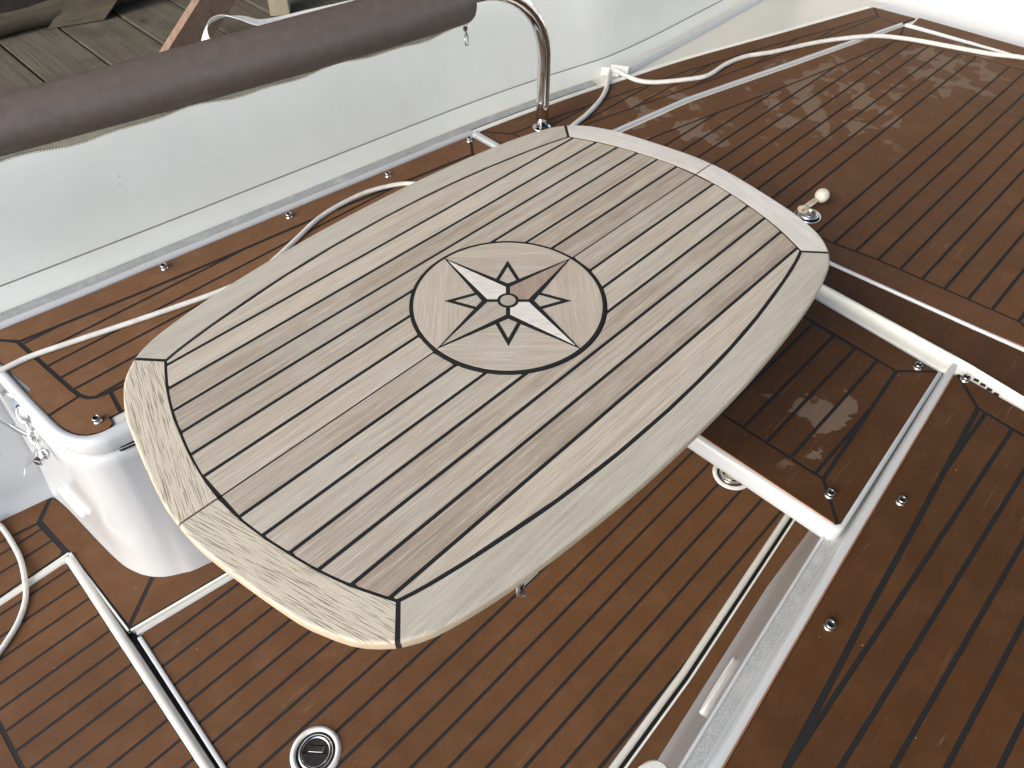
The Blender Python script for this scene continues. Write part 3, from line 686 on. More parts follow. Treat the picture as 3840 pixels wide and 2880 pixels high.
# ------------------------------------------------------------------ filler panel between the benches
fp = empty('filler_panel', (.42, -.1, .40)); tag(fp, 'removable brown planked panel with white edge bridging the footwell under the table', 'panel')
ZF = .4302
FN = [(.205, .335), (.205, -.242), (.2065, -.478)]; FF = [(.6215, -.4595), (.641, -.214), (.683, .335)]
fo = FN+[(.213, -.4860)]+FF
body = [(.196, .345), (.196, -.245), (.1975, -.482), (.203, -.4905), (.213, -.4930), (.628, -.4665), (.647, -.214), (.690, .345)]
rows = []
for d, z in ((.010, .3905), (.003, .3915), (-.0005, .396), (0, .405), (0, .419), (.0015, .4255), (.005, .4290), (.009, .4292), (.0100, .425)):
    rows.append([(x, y, z) for x, y in offset_closed(body, d)])
o = link('frame', loft(rows, True, True), M['gel_clean'], fp); auto_smooth(o, 50)
sheet(fp, offset_closed(fo, .0003), ZF, th=.006)
lip(FN, .0016, .424, ZF-.0002, fp, M['deck_edge'], 'edge', .0004)
inn = [(.268, .275), (.2685, -.4275), (.57, -.4055), (.575, -.283), (.579, -.222), (.618, .275)]
sh = offset_closed(inn, .0035)
ys = [-.413+.0436*k for k in range(17)]
for a, b in zip([-.6]+ys, ys+[.6]):
    q = clip(clip(sh, (0, a+.003), (0, 1)), (0, b-.003), (0, -1)); brd(q, fp, ZF)
fo2 = offset_closed(fo, .0012)
m1 = ((.2685, -.4275), (.2080, -.4850)); m2 = ((.57, -.4055), (.6215, -.4595)); m3 = ((.268, .275), (.205, .335)); m4 = ((.618, .275), (.683, .335))
def side(poly, keep, cuts, g=.006):
    q = poly
    for (a, b) in cuts:
        nx, ny = -(b[1]-a[1]), b[0]-a[0]; L = math.hypot(nx, ny); nx, ny = nx/L, ny/L
        if (keep[0]-a[0])*nx+(keep[1]-a[1])*ny < 0: nx, ny = -nx, -ny
        q = clip(q, (a[0]+nx*g/2, a[1]+ny*g/2), (nx, ny))
    return q
brd(side(fo2, (.235, 0), [m1, m3, ((.268, .275), (.2685, -.4275))]), fp, ZF)
brd(side(fo2, (.4, -.44), [m1, m2, ((.2685, -.4275), (.57, -.4055))]), fp, ZF)
brd(side(fo2, (.62, -.1), [m2, m4, ((.57, -.4055), (.618, .275))]), fp, ZF)
brd(side(fo2, (.4, .31), [m3, m4, ((.268, .275), (.618, .275))]), fp, ZF)
for x, y in ((.603, -.428), (.247, -.4485)): stud(fp, x, y, ZF)
# ------------------------------------------------------------------ aft deck
deck = tag(link('deck', fixn(mesh([(.665, .74, .4235), (.665, -1.3, .4235), (2.16, -1.3, .4235), (2.16, .40, .4235), (.665, .74, -.02), (.665, -1.3, -.02)], [(0, 1, 2, 3), (0, 1, 5, 4)])), M['gel'], loc=(1.4, 0, .42)), 'raised white aft deck framing brown planked panels', 'deck', kind='structure')
# moulded ridge between filler panel and aft strip
RX = [(.735, .50), (.690, .335), (.647, -.214), (.628, -.4655), (.626, -.48), (.645, -.492), (.636, -.60), (.615, -1.15)]
RX = [(.71, .50), (.695, .345), (.6525, -.214), (.634, -.46), (.6465, -.475), (.6475, -.49), (.640, -.60), (.618, -1.15)]
RC = [(.745, .50), (.729, .345), (.686, -.202), (.675, -.46), (.673, -.475), (.672, -.49), (.659, -.594), (.637, -1.15)]
rows = []
for (x0, y0), (x1, y1) in zip(RX, RC):
    rows.append([(x0+(x1-x0)*t, y0+(y1-y0)*t, z) for t, z in ((0, .418), (.02, .4265), (.32, .4275), (.60, .4290), (.74, .4340), (.84, .4372), (.95, .4368), (1.0, .433), (1.02, .4235))])
o = link('ridge', loft(rows, True, True), M['gel'], deck); auto_smooth(o, 60)
for k in range(4):
    a = k/4; x = .6515-.012*a; y = -.515-.050*a
    link('mark', box((x-.004, y, .4300), (.0055, .0085, .0016), Matrix.Rotation(.1, 3, 'Z')), M['black'], deck)
S0 = [(.748, .50), (.732, .345), (.689, -.202), (.678, -.46), (.662, -.594), (.640, -1.15)]
S1 = [(.722, .50), (.731, .345), (.7585, -.183), (.7745, -.46), (.7805, -.548), (.80, -1.15)]
S0 = [(.700, .345), (.689, -.202), (.678, -.46), (.662, -.594), (.640, -1.15)]
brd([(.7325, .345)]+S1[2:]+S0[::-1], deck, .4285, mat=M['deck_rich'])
lip([(.735, .345), (.7605, -.183), (.7765, -.46), (.7825, -.548), (.802, -1.15)][::-1], .0001, .42, .42, deck) if False else None
lip([(.802, -1.15), (.7828, -.548), (.7768, -.46), (.7612, -.183), (.735, .345)][::-1], .0075, .42, .4325, deck, M['gel_clean'], 'lip', .003)
# long strip beside the coaming
so_ = [(p[0], p[1]-.001) for p in ES if .64 < p[0] < 2.06]
P2o = [(.617, .7085)]+so_+[(2.063, .371), (2.0745, .2365), (1.9905, .2525), (1.52, .3585), (1.118, .4475), (.865, .4775), (.66, .515)]
sheet(deck, P2o, Z_SEAT)
c1 = [(.67, .6425), (.784, .625), (1.244, .538), (1.349, .511), (1.507, .472), (1.83, .379), (2.008, .331)]
c3 = [(.67, .572), (.845, .5405), (1.158, .4765), (1.457, .4185), (1.72, .371), (2.004, .323)]
pi = c1+[(2.006, .324)]+c3[::-1]
pi = pi[::-1] if area(pi) < 0 else pi
sh = offset_closed(pi, .0022)
ys = [.600, .556, .512, .468, .424, .380]
for a, b in zip([.2]+sorted(ys), sorted(ys)+[.9]):
    q = clip(clip(sh, (0, a+.0025), (0, 1)), (0, b-.0025), (0, -1)); brd(q, deck, Z_SEAT)
brd([(.6215, .7085)]+so_+[(2.0605, .371), (2.008, .334)]+[(x, y+.003) for x, y in c1[::-1]], deck, Z_SEAT)
brd([(.6665, .639), (.6665, .575), (.66, .517), (.632, .52), (.6175, .7045)], deck, Z_SEAT)
brd([(x, y-.003) for x, y in c3]+[(1.985, .2565), (1.9865, .253), (1.52, .3585), (1.118, .4475), (.865, .4775), (.664, .515)], deck, Z_SEAT)
brd([(2.0115, .3275), (2.063, .3655), (2.0745, .2365), (1.9915, .2535), (2.006, .319)], deck, Z_SEAT)
lip([(2.0, .243), (1.52, .3475), (1.118, .4365), (.865, .4665), (.70, .497)][::-1], .009, .42, .4335, deck, M['gel_clean'], 'lip', .003)
lip([(.6125, .7115), (.609, .62), (.612, .40)][::-1], .018, .42, .4335, deck, M['gel_clean'], 'lip', .004)
# strip along the end wall
P4o = [(2.0865, .229), (2.1, -.087), (2.105, -1.2), (2.02, -1.2), (2.0225, -.117), (2.012, .222)]
brd(P4o, deck, Z_SEAT)
lip([(2.0055, .236), (2.0185, -.066), (2.014, -1.2)], .0055, .42, .434, deck, M['gel_clean'], 'lip', .002)
# main aft hatch
ah = empty('deck_hatch', (1.35, -.2, .42)); tag(ah, 'wide brown planked deck panel with pale dried stains at the aft end', 'hatch')
ao = [(.7385, .468), (.744, .345), (.770, -.179), (.7855, -.46), (.7935, -.545), (.797, -.60), (2.0055, -.60), (2.0125, -.066), (1.988, .2345), (1.52, .334), (1.118, .424), (.874, .4535)]
ZA = .4305
sheet(ah, ao, ZA)
ai = [(.806, .402), (.818, .05), (.829, -.15), (.8425, -.238), (.857, -.512), (1.942, -.512), (1.942, -.14), (1.938, -.099), (1.932, -.01), (1.88, .2015), (1.57, .2535), (1.333, .297), (1.0, .3635), (.885, .386)]
sh = offset_closed(ai, .0025)
ys = [.3825, .3385, .2945, .2505, .207, .163, .1195, .076, .033, -.0105, -.1025, -.147, -.1925, -.2385, -.284, -.329, -.3735, -.419, -.464]
for a, b in zip([-.8]+sorted(ys), sorted(ys)+[.9]):
    q = clip(clip(sh, (0, a+.0031), (0, 1)), (0, b-.0031), (0, -1)); brd(q, ah, ZA)
k1 = ((.806, .402), (.7385, .468)); k2 = ((.857, -.512), (.797, -.60)); k3 = ((1.942, -.512), (2.0055, -.60)); k4 = ((1.88, .2015), (1.988, .2345))
brd([ao[0], ao[1], ao[2], ao[3], ao[4], (.799, -.597), (.8535, -.514), (.8385, -.238), (.825, -.15), (.8145, .05), (.8025, .402), (.742, .463)], ah, ZA)
brd([(.746, .466), (.808, .4055), (.885, .3893), (1.0, .367), (1.333, .3003), (1.57, .2568), (1.878, .2048), (1.984, .2355), (1.52, .334), (1.118, .424), (.874, .4535)], ah, ZA)
brd([(1.987, .230), (1.8835, .198), (1.9355, -.01), (1.9415, -.099), (1.9455, -.14), (1.9455, -.509), (2.0045, -.594), (2.0125, -.066)], ah, ZA)
brd([(.802, -.60), (.860, -.5155), (1.94, -.5155), (2.0, -.60)], ah, ZA)
lip([(.7975, -.605), (.7945, -.545), (.7862, -.46), (.7707, -.179), (.7447, .345), (.7392, .468)], .0012, .4245, ZA-.0002, ah, M['deck_edge'], 'edge', .0004)
# matching strip of deck beyond the hatch
sheet(deck, [(.80, -.612), (.815, -1.22), (2.005, -1.22), (2.005, -.612)], Z_SEAT)
for k in range(13):
    y1 = -.6145-.0455*k; brd([(.8015, y1), (.803, y1-.040), (2.003, y1-.040), (2.003, y1)], deck, Z_SEAT)
# ------------------------------------------------------------------ pad eye with ball toggle
tg = empty('ball_toggle', (.876, -.058, ZA)); tag(tg, 'white ball on a short cord tied to a chrome ring plate on the deck', 'toggle')
link('plate', lathe([(0, .0), (.029, 0), (.029, .002), (.026, .0045), (.018, .0050), (.0165, .0030), (.0, .0025)], 28, (.876, -.058, ZA)), M['steel'], tg, smooth=True)
rp = [(.876+.017*math.cos(t), -.058+.017*math.sin(t), ZA+.0055) for t in [2*math.pi*k/24 for k in range(25)]]
link('ring', tube(rp, .0032, 8, False), M['steel'], tg, smooth=True)
kn = Vector((.8755, -.0435, ZA+.011)); bl = Vector((.916, -.0545, ZA+.026))
dirc = (bl-kn).normalized(); sd_ = dirc.cross(Vector((0, 0, 1))).normalized()
for sgn_ in (-1, 1):
    link('cord', tube([kn+sd_*sgn_*.003, kn+(bl-kn)*.5+sd_*sgn_*.0035, bl+sd_*sgn_*.003], .0034, 8), M['rope'], tg, smooth=True)
loopp = spline([kn+Vector((.004, .004, -.006)), kn+Vector((-.006, .006, .002)), kn+Vector((-.002, -.002, .008)), kn+Vector((.006, -.006, .002)), kn+Vector((.001, -.006, -.007)), kn+Vector((-.006, .001, -.003)), kn+Vector((.002, .007, .003))], 5)
link('knot', tube(loopp, .0045, 8), M['rope'], tg, smooth=True)
bm = bmesh.new(); bmesh.ops.create_uvsphere(bm, u_segments=24, v_segments=14, radius=.0155); me = bpy.data.meshes.new('m'); bm.to_mesh(me); bm.free()
me.transform(Matrix.Translation(bl+dirc*.009)); link('ball', me, M['ball'], tg, smooth=True)
# ------------------------------------------------------------------ grab rail and bolster
rail = empty('grab_rail', (.742, .613, .43)); tag(rail, 'bent polished steel rail carrying the bolster, standing on the deck', 'rail')
dv = Vector((-.985, .172, 0)).normalized(); pth = [Vector((.742, .613, .43)), Vector((.742, .613, .50)), Vector((.742, .613, .56))]
RB_ = .185; zc = .60
for k in range(0, 13):
    a = R_(90*k/12); pth.append(Vector((.742, .613, zc))+dv*(RB_*(1-math.cos(a)))+Vector((0, 0, RB_*math.sin(a))))
AX = spline([(.562, .650, .785), (.48, .656, .785), (.30, .680, .785), (.048, .720, .785), (-.341, .790, .785), (-.75, .870, .785), (-1.15, .955, .785)], 8)
pth += [v for v in AX[1:] if v.x > -1.1]
link('tube', tube(pth, .0158, 20), M['steel'], rail, smooth=True)
link('flange', lathe([(0, 0), (.024, 0), (.024, .002), (.021, .004), (.018, .005), (.017, .007), (.0158, .007)], 28, (.742, .613, .43)), M['steel'], rail, smooth=True)
bol = empty('bolster', (0, .73, .735)); tag(bol, 'long taupe vinyl bolster zipped around the steel rail', 'bolster')
ax = [v for v in AX if v.x < .515]
ax.insert(0, Vector((.522, .6525, .785)))
fine_ = []
for a, b in zip(ax[:-1], ax[1:]):
    for t in (0, .5): fine_.append(a.lerp(b, t))
fine_.append(ax[-1])
vs, fs, SEG = [], [], 40
def noise1(t): return math.sin(t*3.1)*.5+math.sin(t*7.7+1)*.3+math.sin(t*13.1+2)*.2
n_ = len(fine_)
for i, p in enumerate(fine_):
    t = (fine_[min(i+1, n_-1)]-fine_[max(i-1, 0)]).normalized(); sdv = t.cross(Vector((0, 0, 1))).normalized()
    sarc = p.x
    for k in range(SEG):
        a = 2*math.pi*k/SEG
        r = (.0475-.0055*max(0, min(1, (.15-sarc)/.5)))*(1+.009*noise1(sarc*3+math.sin(a)*1.5)+.006*noise1(sarc*11+a*2 if k else sarc*11))
        r *= 1.0
        ca, sa = math.cos(a), math.sin(a)
        if sa < -.75: r *= 1+.05*(-sa-.75)*4*.25
        vs.append(p+sdv*ca*r+Vector((0, 0, sa*r)))
for i in range(n_-1):
    for k in range(SEG): fs.append((i*SEG+k, i*SEG+(k+1) % SEG, (i+1)*SEG+(k+1) % SEG, (i+1)*SEG+k))
# rounded end towards the rail bend, closed far end
e0 = fine_[0]; tdir = (fine_[0]-fine_[1]).normalized(); basei = 0; prev = list(range(SEG))
for f, d in ((.97, .004), (.90, .0075), (.75, .009), (.36, .0092)):
    st = len(vs)
    for k in range(SEG): vs.append(e0+(Vector(vs[k])-e0)*f+tdir*d)
    for k in range(SEG): fs.append((prev[k], prev[(k+1) % SEG], st+(k+1) % SEG, st+k))
    prev = list(range(st, st+SEG))
fs.append(tuple(prev)); fs.append(tuple(range((n_-1)*SEG, n_*SEG)))
o = link('cover', fixn(mesh(vs, fs)), M['vinyl'], bol, smooth=True)
# zip: two tapes and a row of teeth hanging below, wavy
tape, teeth = [], []
zr_ = []
for i, p in enumerate(fine_[1:]):
    t = (fine_[min(i+2, n_-1)]-fine_[i]).normalized(); sdv = t.cross(Vector((0, 0, 1))).normalized()
    toc = Vector((-sdv.x, -sdv.y, 0)) if sdv.y > 0 else Vector((sdv.x, sdv.y, 0))
    wv = .0028*math.sin(p.x*21)+.002*math.sin(p.x*47+1)
    a = R_(-62)
    b0 = p
    dn = (toc*.25+Vector((0, 0, -1))).normalized()
    L_ = .0022+.0055*max(0, min(1, (.15-p.x)/.5)); rz_ = .0470-.0050*max(0, min(1, (.15-p.x)/.5))
    b0 = p+toc*(rz_*math.cos(a))+Vector((0, 0, rz_*math.sin(a)))
    zr_.append((b0, b0+dn*(L_+wv)+toc*.002, toc, t))
rows = [[a-tc*.001, a+tc*.001, b+tc*.001, b-tc*.0012] for a, b, tc, t in zr_]
zp = link('zip', loft(rows, True, True), M['zip_tape'], bol)
bm = bmesh.new()
tot = 0
for (a, b, tc, t), (a2, b2, tc2, t2) in zip(zr_[:-1], zr_[1:]):
    n = max(1, int((b2-b).length/.0042))
    for k in range(n):
        c = b.lerp(b2, k/n)+tc*.0015
        g = bmesh.ops.create_cube(bm, size=1); Mx = Matrix.Translation(c) @ Matrix.Diagonal((.0024, .003, .0034, 1)); bmesh.ops.transform(bm, matrix=Mx, verts=g['verts'])
me = bpy.data.meshes.new('m'); bm.to_mesh(me); bm.free()
o = link('teeth', me, M['zip_teeth'], zp); o['kind'] = 'stuff'
pc = fine_[1]+Vector((.0, -.018, -.049))
pl = link('zip_pull', join(box(pc+Vector((0, 0, -.004)), (.010, .006, .008), None, .001), box(pc+Vector((.002, 0, -.013)), (.0035, .002, .012), Matrix.Rotation(-.15, 3, 'Y'))), M['steel_dull'], bol)
tb = [(pc.x+.003+dx, pc.y, pc.z-.018-dz) for dx, dz in ((-.004, 0), (-.004, .018), (-.002, .021), (.002, .021), (.004, .018), (.004, 0), (-.004, 0))]
link('pull_tab', tube(tb, .0016, 6), M['steel_dull'], pl, smooth=True)
# ------------------------------------------------------------------ white strap lying on the rail top
def ribbon(pts, wv, th, name, mat, tw=None):
    P = spline(pts, 6); rows = []
    for i, p in enumerate(P):
        t = (P[min(i+1, len(P)-1)]-P[max(i-1, 0)]).normalized()
        a = (tw(i/len(P)) if tw else 0); s0 = t.cross(Vector((0, 0, 1))).normalized(); u0 = s0.cross(t)
        s1 = s0*math.cos(a)+u0*math.sin(a); n1 = -s0*math.sin(a)+u0*math.cos(a)
        rows.append([p+s1*wv/2+n1*th/2, p-s1*wv/2+n1*th/2, p-s1*wv/2-n1*th/2, p+s1*wv/2-n1*th/2])
    return link(name, loft(rows, True, True), mat, None, smooth=False, loc=tuple(P[0]))
o = ribbon([(.112, .985, .712), (.125, 1.01, .722), (.150, 1.030, .735), (.185, 1.03, .738), (.212, 1.005, .734), (.24, .985, .722), (.29, .980, .715), (.363, .971, .714), (.45, .955, .714), (.62, .93, .714)], .020, .0015, 'strap', M['strap'], lambda t: 1.1*math.sin(t*7)*(1-t))
tag(o, 'white webbing strap with a loose twisted loop behind the bolster', 'strap')
# ------------------------------------------------------------------ cords
def cord(pts, r, label, name='cord'):
    P = spline(pts, 6); o = link(name, tube(P, r, 10), M['cord'], None, smooth=True, loc=tuple(P[0])); return tag(o, label, 'cord')
zc_ = Z_SEAT+.0052
cord([(-.72, .735, .34), (-.64, .722, .415), (-.575, .716, zc_+.006), (-.543, .711, zc_), (-.491, .7075), (-.416, .689), (-.338, .668), (-.256, .647), (-.162, .625), (-.09, .618), (-.032, .634), (.038, .659), (.106, .684), (.171, .694), (.249, .691), (.314, .667), (.348, .637), (.40, .56), (.47, .47)][:4] and
     [((p+(zc_,)) if len(p) == 2 else p) for p in [(-.72, .745, .405), (-.64, .728, .428), (-.575, .716, zc_+.006), (-.543, .711), (-.491, .7075), (-.416, .689), (-.338, .668), (-.256, .647), (-.162, .625), (-.09, .618), (-.032, .634), (.038, .659), (.106, .684), (.171, .694), (.249, .691), (.314, .667), (.348, .637), (.40, .56), (.47, .47)]],
     .0050, 'thin white cord snaking along the planked bench lid')
zh = Z_SEAT+.0062
cord([((p+(zh,)) if len(p) == 2 else p) for p in [(.70, .530), (.79, .554), (.866, .568), (.944, .591), (1.005, .620), (1.060, .658, zh+.004), (1.080, .669, zh+.008), (1.094, .658, zh+.008), (1.101, .628, zh+.002), (1.107, .584), (1.140, .542), (1.231, .484), (1.279, .470), (1.36, .474), (1.445, .461), (1.533, .418), (1.640, .378), (1.734, .329, zh+.002), (1.832, .254, zh+.005), (1.900, .165, zh), (1.941, .043, zh), (1.969, -.036, zh), (2.001, -.117, zh+.004), (2.04, -.25, zh+.004), (2.06, -.45, zh+.004)]], .0062, 'white hose crossing the aft deck past the steel rail', 'hose')
zf_ = .0058
cord([((p+(zf_,)) if len(p) == 2 else p) for p in [(-.735, .832, .12), (-.727, .826, .02), (-.719, .812), (-.717, .768), (-.720, .704), (-.731, .645, zf_+.006), (-.748, .605), (-.775, .569), (-.804, .546), (-.84, .525), (-.92, .49), (-1.05, .46)]], .0052, 'white cord curling over the floor hatch beside the side wall')
# ------------------------------------------------------------------ hinge with hanging shackles
hg = empty('hinge', (-.55, .66, .405)); tag(hg, 'steel hinge plate with linked shackles and a dangling tag on the bench edge', 'hinge')
link('plate', box((-.552, .672, .4115), (.020, .075, .006), Matrix.Rotation(.10, 3, 'Z') @ Matrix.Rotation(-.25, 3, 'Y'), .002), M['steel'], hg)
link('bolt', lathe([(0, .0), (.0085, 0), (.0085, .003), (.006, .005), (.0035, .0055), (.003, .0035), (0, .0035)], 18, (-.548, .668, .4155)), M['steel_dull'], hg, smooth=True)
link('knuckle', tube([(-.5415, .690, .4175), (-.5345, .650, .4175)], .0045, 10), M['steel'], hg, smooth=True)
def link_ring(c, d1, d2, a, b, r, name='shackle'):
    c, d1, d2 = Vector(c), Vector(d1).normalized(), Vector(d2); d2 = (d2-d1*d2.dot(d1)).normalized()
    P = [c+d1*a*math.cos(t)+d2*b*math.sin(t) for t in [2*math.pi*k/20 for k in range(21)]]
    return link(name, tube(P, r, 8, False), M['steel'], hg, smooth=True)
dch = Vector((-.012, -.075, -.045)).normalized()
for k in range(4):
    c = Vector((-.556, .628, .395))+dch*.021*k
    link_ring(c, dch, (1, 0, .3) if k % 2 == 0 else (0, -.4, 1), .015, .0065, .0024)
link('swivel', lathe([(0, -.011), (.006, -.010), (.0065, -.004), (.009, -.003), (.009, .003), (.0065, .004), (.006, .010), (0, .011)], 14, (-.5655, .566, .352)), M['steel'], hg, smooth=True)
for k in range(7):
    j = k*.0055
    link('rod', tube(spline([(-.563, .598+j*.3, .366-j*.3), (-.577, .640+j*.6, .372-j), (-.589, .690+j, .372-j*1.6), (-.612, .745+j, .380-j*2)], 4), .0034 if k % 2 else .0024, 8), M['steel_dull'], hg, smooth=True)
link('clamp', box((-.577, .563, .345), (.012, .016, .012), Matrix.Rotation(.5, 3, 'Z'), .002), M['steel_dull'], hg)
wr = [(-.570, .590, .348), (-.575, .625, .312), (-.578, .654, .284)]
link('wire', tube(wr, .0012, 6), M['steel_dull'], hg)
tagp = [(-.578, .655, .283), (-.592, .656, .281), (-.605, .636, .279), (-.587, .637, .279)]
me = mesh([*tagp, *[(x+.0008, y+.001, z) for x, y, z in tagp]], [(0, 1, 2, 3), (4, 5, 6, 7), (0, 1, 5, 4), (1, 2, 6, 5), (2, 3, 7, 6), (3, 0, 4, 7)])
link('tag', fixn(me), plain('grey_tag', (.36, .35, .38), .5), hg)
link('tag_tail', tube([(-.605, .636, .279), (-.609, .628, .278), (-.613, .620, .277)], .0011, 6), M['steel_dull'], hg)
# ------------------------------------------------------------------ folding table
ZT = .70
tb_ = empty('folding_table', (0, 0, 0)); tag(tb_, 'folding weathered teak table with black seams and compass star inlay', 'table')
IS = spline([(0, .2735), (.1, .2710), (.2, .2630), (.3, .2490), (.356, .2385), (.386, .2305)], 6)
IE = spline([(.386, .2305), (.397, .208), (.409, .1815), (.421, .1475), (.4305, .111), (.4385, .074), (.4440, .037), (.446, 0)], 5)
OS = spline([(0, .3185), (.1, .3165), (.2, .3095), (.28, .3005), (.335, .291), (.37, .2825), (.393, .2745), (.4135, .2625)], 6)
OE = spline([(.4135, .2625), (.429, .2485), (.4435, .2300), (.4565, .2030), (.4665, .1760), (.4800, .115), (.490, .06), (.494, .03), (.495, 0)], 5)
def resample(P, n):
    Ls = [0]
    for a, b in zip(P[:-1], P[1:]): Ls.append(Ls[-1]+(b-a).length)
    out = []
    for k in range(n):
        s = Ls[-1]*k/(n-1); j = 0
        while j < len(Ls)-2 and Ls[j+1] < s: j += 1
        t = (s-Ls[j])/(Ls[j+1]-Ls[j]); out.append(P[j].lerp(P[j+1], t))
    return out
NS, NE = 26, 20
IS, IE, OS, OE = resample(IS, NS), resample(IE, NE), resample(OS, NS), resample(OE, NE)
def Yb(x):
    x = abs(x)
    if x <= .386:
        for a, b in zip(IS[:-1], IS[1:]):
            if a.x <= x <= b.x: return a.y+(b.y-a.y)*(x-a.x)/(b.x-a.x)
    for a, b in zip(IE[:-1], IE[1:]):
        if a.x <= x <= b.x and b.x > a.x: return a.y+(b.y-a.y)*(x-a.x)/(b.x-a.x)
    return -1 if x > .446 else IE[0].y
def rim_mesh(inner, outer, g0, ext=0.0, drop=0.0):
    rows = []
    for a, b in zip(inner, outer):
        a = Vector((a[0], a[1])); b = Vector((b[0], b[1])); d = (b-a); w_ = d.length; d /= w_
        prof = [(g0, -.020), (g0, 0), (w_-.0048, 0), (w_-.0034, -.00005), (w_-.0018, -.0005), (w_-.0006, -.0016), (w_, -.0036), (w_, -.0120), (w_-.0012, -.0165), (w_-.0040, -.0193), (w_-.006, -.020)]
        rows.append([(a.x+d.x*(u+(ext if u > .02 else 0)), a.y+d.y*(u+(ext if u > .02 else 0)), ZT+z-(drop if z > -.0199 else 0)) for u, z in prof])
    return loft(rows, True, True)
def trim(I, O, cut0, cut1):
    """shorten the sweep at both ends by a distance"""
    def cutp(P, c0, c1):
        L = sum((b-a).length for a, b in zip(P[:-1], P[1:]))
        Q = []
        n = len(P)
        for k in range(n):
            s = c0+(L-c0-c1)*k/(n-1); acc = 0
            for a, b in zip(P[:-1], P[1:]):
                l = (b-a).length
                if acc+l >= s-1e-9: Q.append(a.lerp(b, max(0, min(1, (s-acc)/l)))); break
                acc += l
            else: Q.append(P[-1].copy())
        return Q
    return cutp(I, cut0, cut1), cutp(O, cut0, cut1)
def mir(P, sx, sy): return [Vector((p.x*sx, p.y*sy)) for p in P]
def side_mat(o):
    o.data.materials.append(M['rim_side'])
    for p in o.data.polygons:
        if p.normal.z < .55: p.material_index = 1
leaves = {}
for sy in (1, -1):
    # leaf board under the seams
    ol = [Vector((-p.x, p.y)) for p in OE[::-1]]+[Vector((-p.x, p.y)) for p in OS[::-1]][1:]+OS[1:]+OE[1:]
    inl = [Vector((-p.x, p.y)) for p in IE[::-1]]+[Vector((-p.x, p.y)) for p in IS[::-1]][1:]+IS[1:]+IE[1:]
    poly = [(p.x*1.002, max(p.y*1.002, .0007)*sy) for p in inl]
    lf = link('leaf', prism(poly, ZT-.0195, ZT-.006), M['teak_under'], tb_); leaves[sy] = lf
    cz = [(p.x*1.0045, max(p.y*1.0045, .0009)*sy) for p in inl]
    link('caulking', prism(cz, ZT-.0062, ZT-.0006), M['caulk'], lf)
    gI = .0025
    # side rim
    I = mir(IS[::-1], -1, sy)+mir(IS, 1, sy)[1:]; O = mir(OS[::-1], -1, sy)+mir(OS, 1, sy)[1:]
    I2, O2 = trim(I, O, .0027, .0027); o = link('rim', rim_mesh(I2, O2, gI), M['rim_x'], lf); auto_smooth(o, 50); side_mat(o)
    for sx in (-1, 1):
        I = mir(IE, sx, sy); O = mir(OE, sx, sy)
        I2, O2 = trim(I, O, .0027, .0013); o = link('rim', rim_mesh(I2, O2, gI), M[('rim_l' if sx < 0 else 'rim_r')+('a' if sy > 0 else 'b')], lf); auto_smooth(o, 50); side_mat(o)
        # black joint across the rim at the corner
        d = Vector((OE[0].x-IE[0].x, OE[0].y-IE[0].y)).normalized(); n = Vector((-d.y, d.x))
        J = []
        for t in (-.0031, .0031):
            J.append((Vector(((IE[0].x+n.x*t)*sx, (IE[0].y+n.y*t)*sy)), Vector(((OE[0].x+n.x*t)*sx, (OE[0].y+n.y*t)*sy))))
        link('caulking', rim_mesh([J[0][0], J[1][0]], [J[0][1], J[1][1]], -.001, -.0004, .0004), M['caulk'], lf)
    # planks
    RH = .1357 if sy > 0 else .1370
    lines = [0, .0368, .0738, .1108, .1475, .1842, .2222, .40]
    for i in range(7):
        y0 = lines[i]+(.0024 if i else .0011); y1 = lines[i+1]-.0024
        xs = [-.446+.892*k/600 for k in range(601)]
        def lo(x): return max(y0, math.sqrt(max(0, RH*RH-x*x)) if abs(x) < RH else 0)
        def hi(x): return min(y1, Yb(x)-.0026) if abs(x) < .4432 else -1
        run = []
        runs = []
        for x in xs:
            if hi(x)-lo(x) > 2e-4: run.append(x)
            elif run: runs.append(run); run = []
        if run: runs.append(run)
        for rn in runs:
            if len(rn) < 3: continue
            pts = [(x, lo(x)*sy) for x in rn]+[(x, hi(x)*sy) for x in rn[::-1]]
            pts = clean(pts, 4e-5)
            me = prism(pts, ZT-.006, ZT+random.uniform(-.0001, .0002))
            if me: link('plank', me, M['teak_x'], lf)
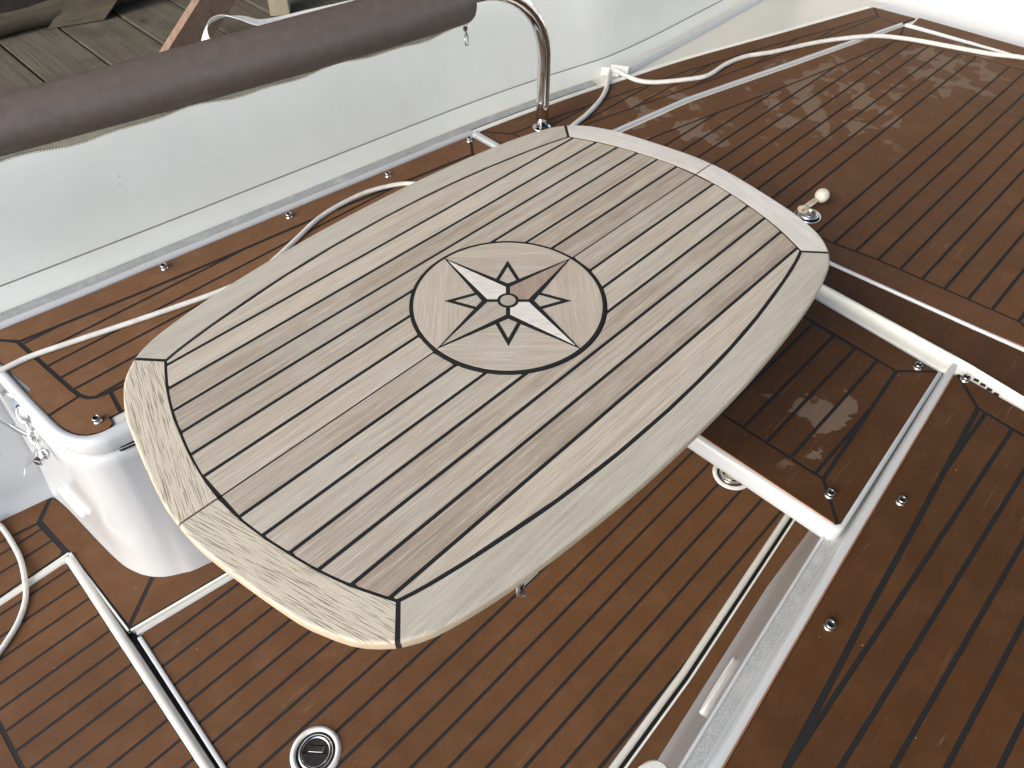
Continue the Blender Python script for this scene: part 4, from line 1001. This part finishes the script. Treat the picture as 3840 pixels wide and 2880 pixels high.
# compass inlay
ci = link('compass_inlay', lathe([(0, .0), (.1346, .0), (.1346, .0062), (0, .0062)], 96, (0, 0, ZT-.0055)), M['caulk'], tb_)
link('disc_edge', lathe([(.1335, -.020), (.1352, -.020), (.1352, .0001), (.1335, .0001)], 96, (0, 0, ZT), closed=True), M['teak_under'], ci) if False else None
zc0 = ZT+.0013
def arcp(r, a0, a1, n): return [(r*math.cos(R_(a0+(a1-a0)*k/n)), r*math.sin(R_(a0+(a1-a0)*k/n))) for k in range(n+1)]
for k in range(4):
    a0 = 90*k
    q = [(.02*math.cos(R_(a0+45)), .02*math.sin(R_(a0+45)))]+arcp(.1300, a0+.15, a0+89.85, 26)
    link('segment', prism(q, ZT, zc0), M['teak_d1'] if k % 2 == 0 else M['teak_d2'], ci)
def rot2(p, a): return (p[0]*math.cos(a)-p[1]*math.sin(a), p[0]*math.sin(a)+p[1]*math.cos(a))
pm = {0: 'star_brown', 1: 'star_pale', 2: 'star_grey', 3: 'star_pale'}
names = {0: 'brown star point', 1: 'pale star point', 2: 'grey star point', 3: 'pale star point'}
for k in range(4):
    a = R_(90*k)
    sm = [(.0620, .0620), (.0122, .0410), (.0122, .0122), (.0410, .0122)]
    sm = [rot2(p, a) for p in sm]
    link('star_seam', prism(sm, zc0-.0003, zc0+.0002), M['caulk'], ci)
    w_ = offset_closed([(.0620, .0620), (.0122, .0410), (.0122, .0122), (.0410, .0122)], .0056)
    link('small_star_point', prism([rot2(p, a) for p in w_], zc0, zc0+.0004), M['teak_d1'] if k % 2 == 0 else M['rim_x'], ci)
for k in range(4):
    a = R_(90*k)
    K = [(.1300, 0), (.0212, .0212), (0, 0), (.0212, -.0212)]
    kk = [(.1306, 0), (.0238, .0260), (-.001, 0), (.0238, -.0260)]
    link('star_seam', prism([rot2(p, a) for p in kk], zc0, zc0+.0006+.00002*k), M['caulk'], ci)
    q = offset_closed(K, .0029)
    o = link('star_point', prism([rot2(p, a) for p in q], zc0+.0003, zc0+.0009), M[pm[k]], ci); o['label'] = names[k]
link('star_seam', lathe([(0, 0), (.0150, 0), (.0150, .0011), (0, .0011)], 32, (0, 0, zc0)), M['caulk'], ci)
link('star_centre', lathe([(0, 0), (.0106, 0), (.0106, .0014), (0, .0014)], 32, (0, 0, zc0)), M['star_grey'], ci)
# underside: bracket, pedestal
link('bracket', join(box((-.262, -.285, ZT-.040), (.030, .014, .020), None, .002), box((-.274, -.289, ZT-.052), (.010, .006, .026), None, .002)), M['steel'], tb_)
link('bracket_pin', lathe([(0, 0), (.004, 0), (.004, .003), (0, .004)], 12, (-.274, -.2935, ZT-.058)), M['steel_dull'], tb_)
link('pedestal', lathe([(0, .002), (.075, .002), (.075, .008), (.05, .014), (.040, .02), (.038, .60), (.09, .655), (.11, .669), (0, .669)], 32, (.02, .09, 0)), M['steel_dull'], tb_, smooth=True)
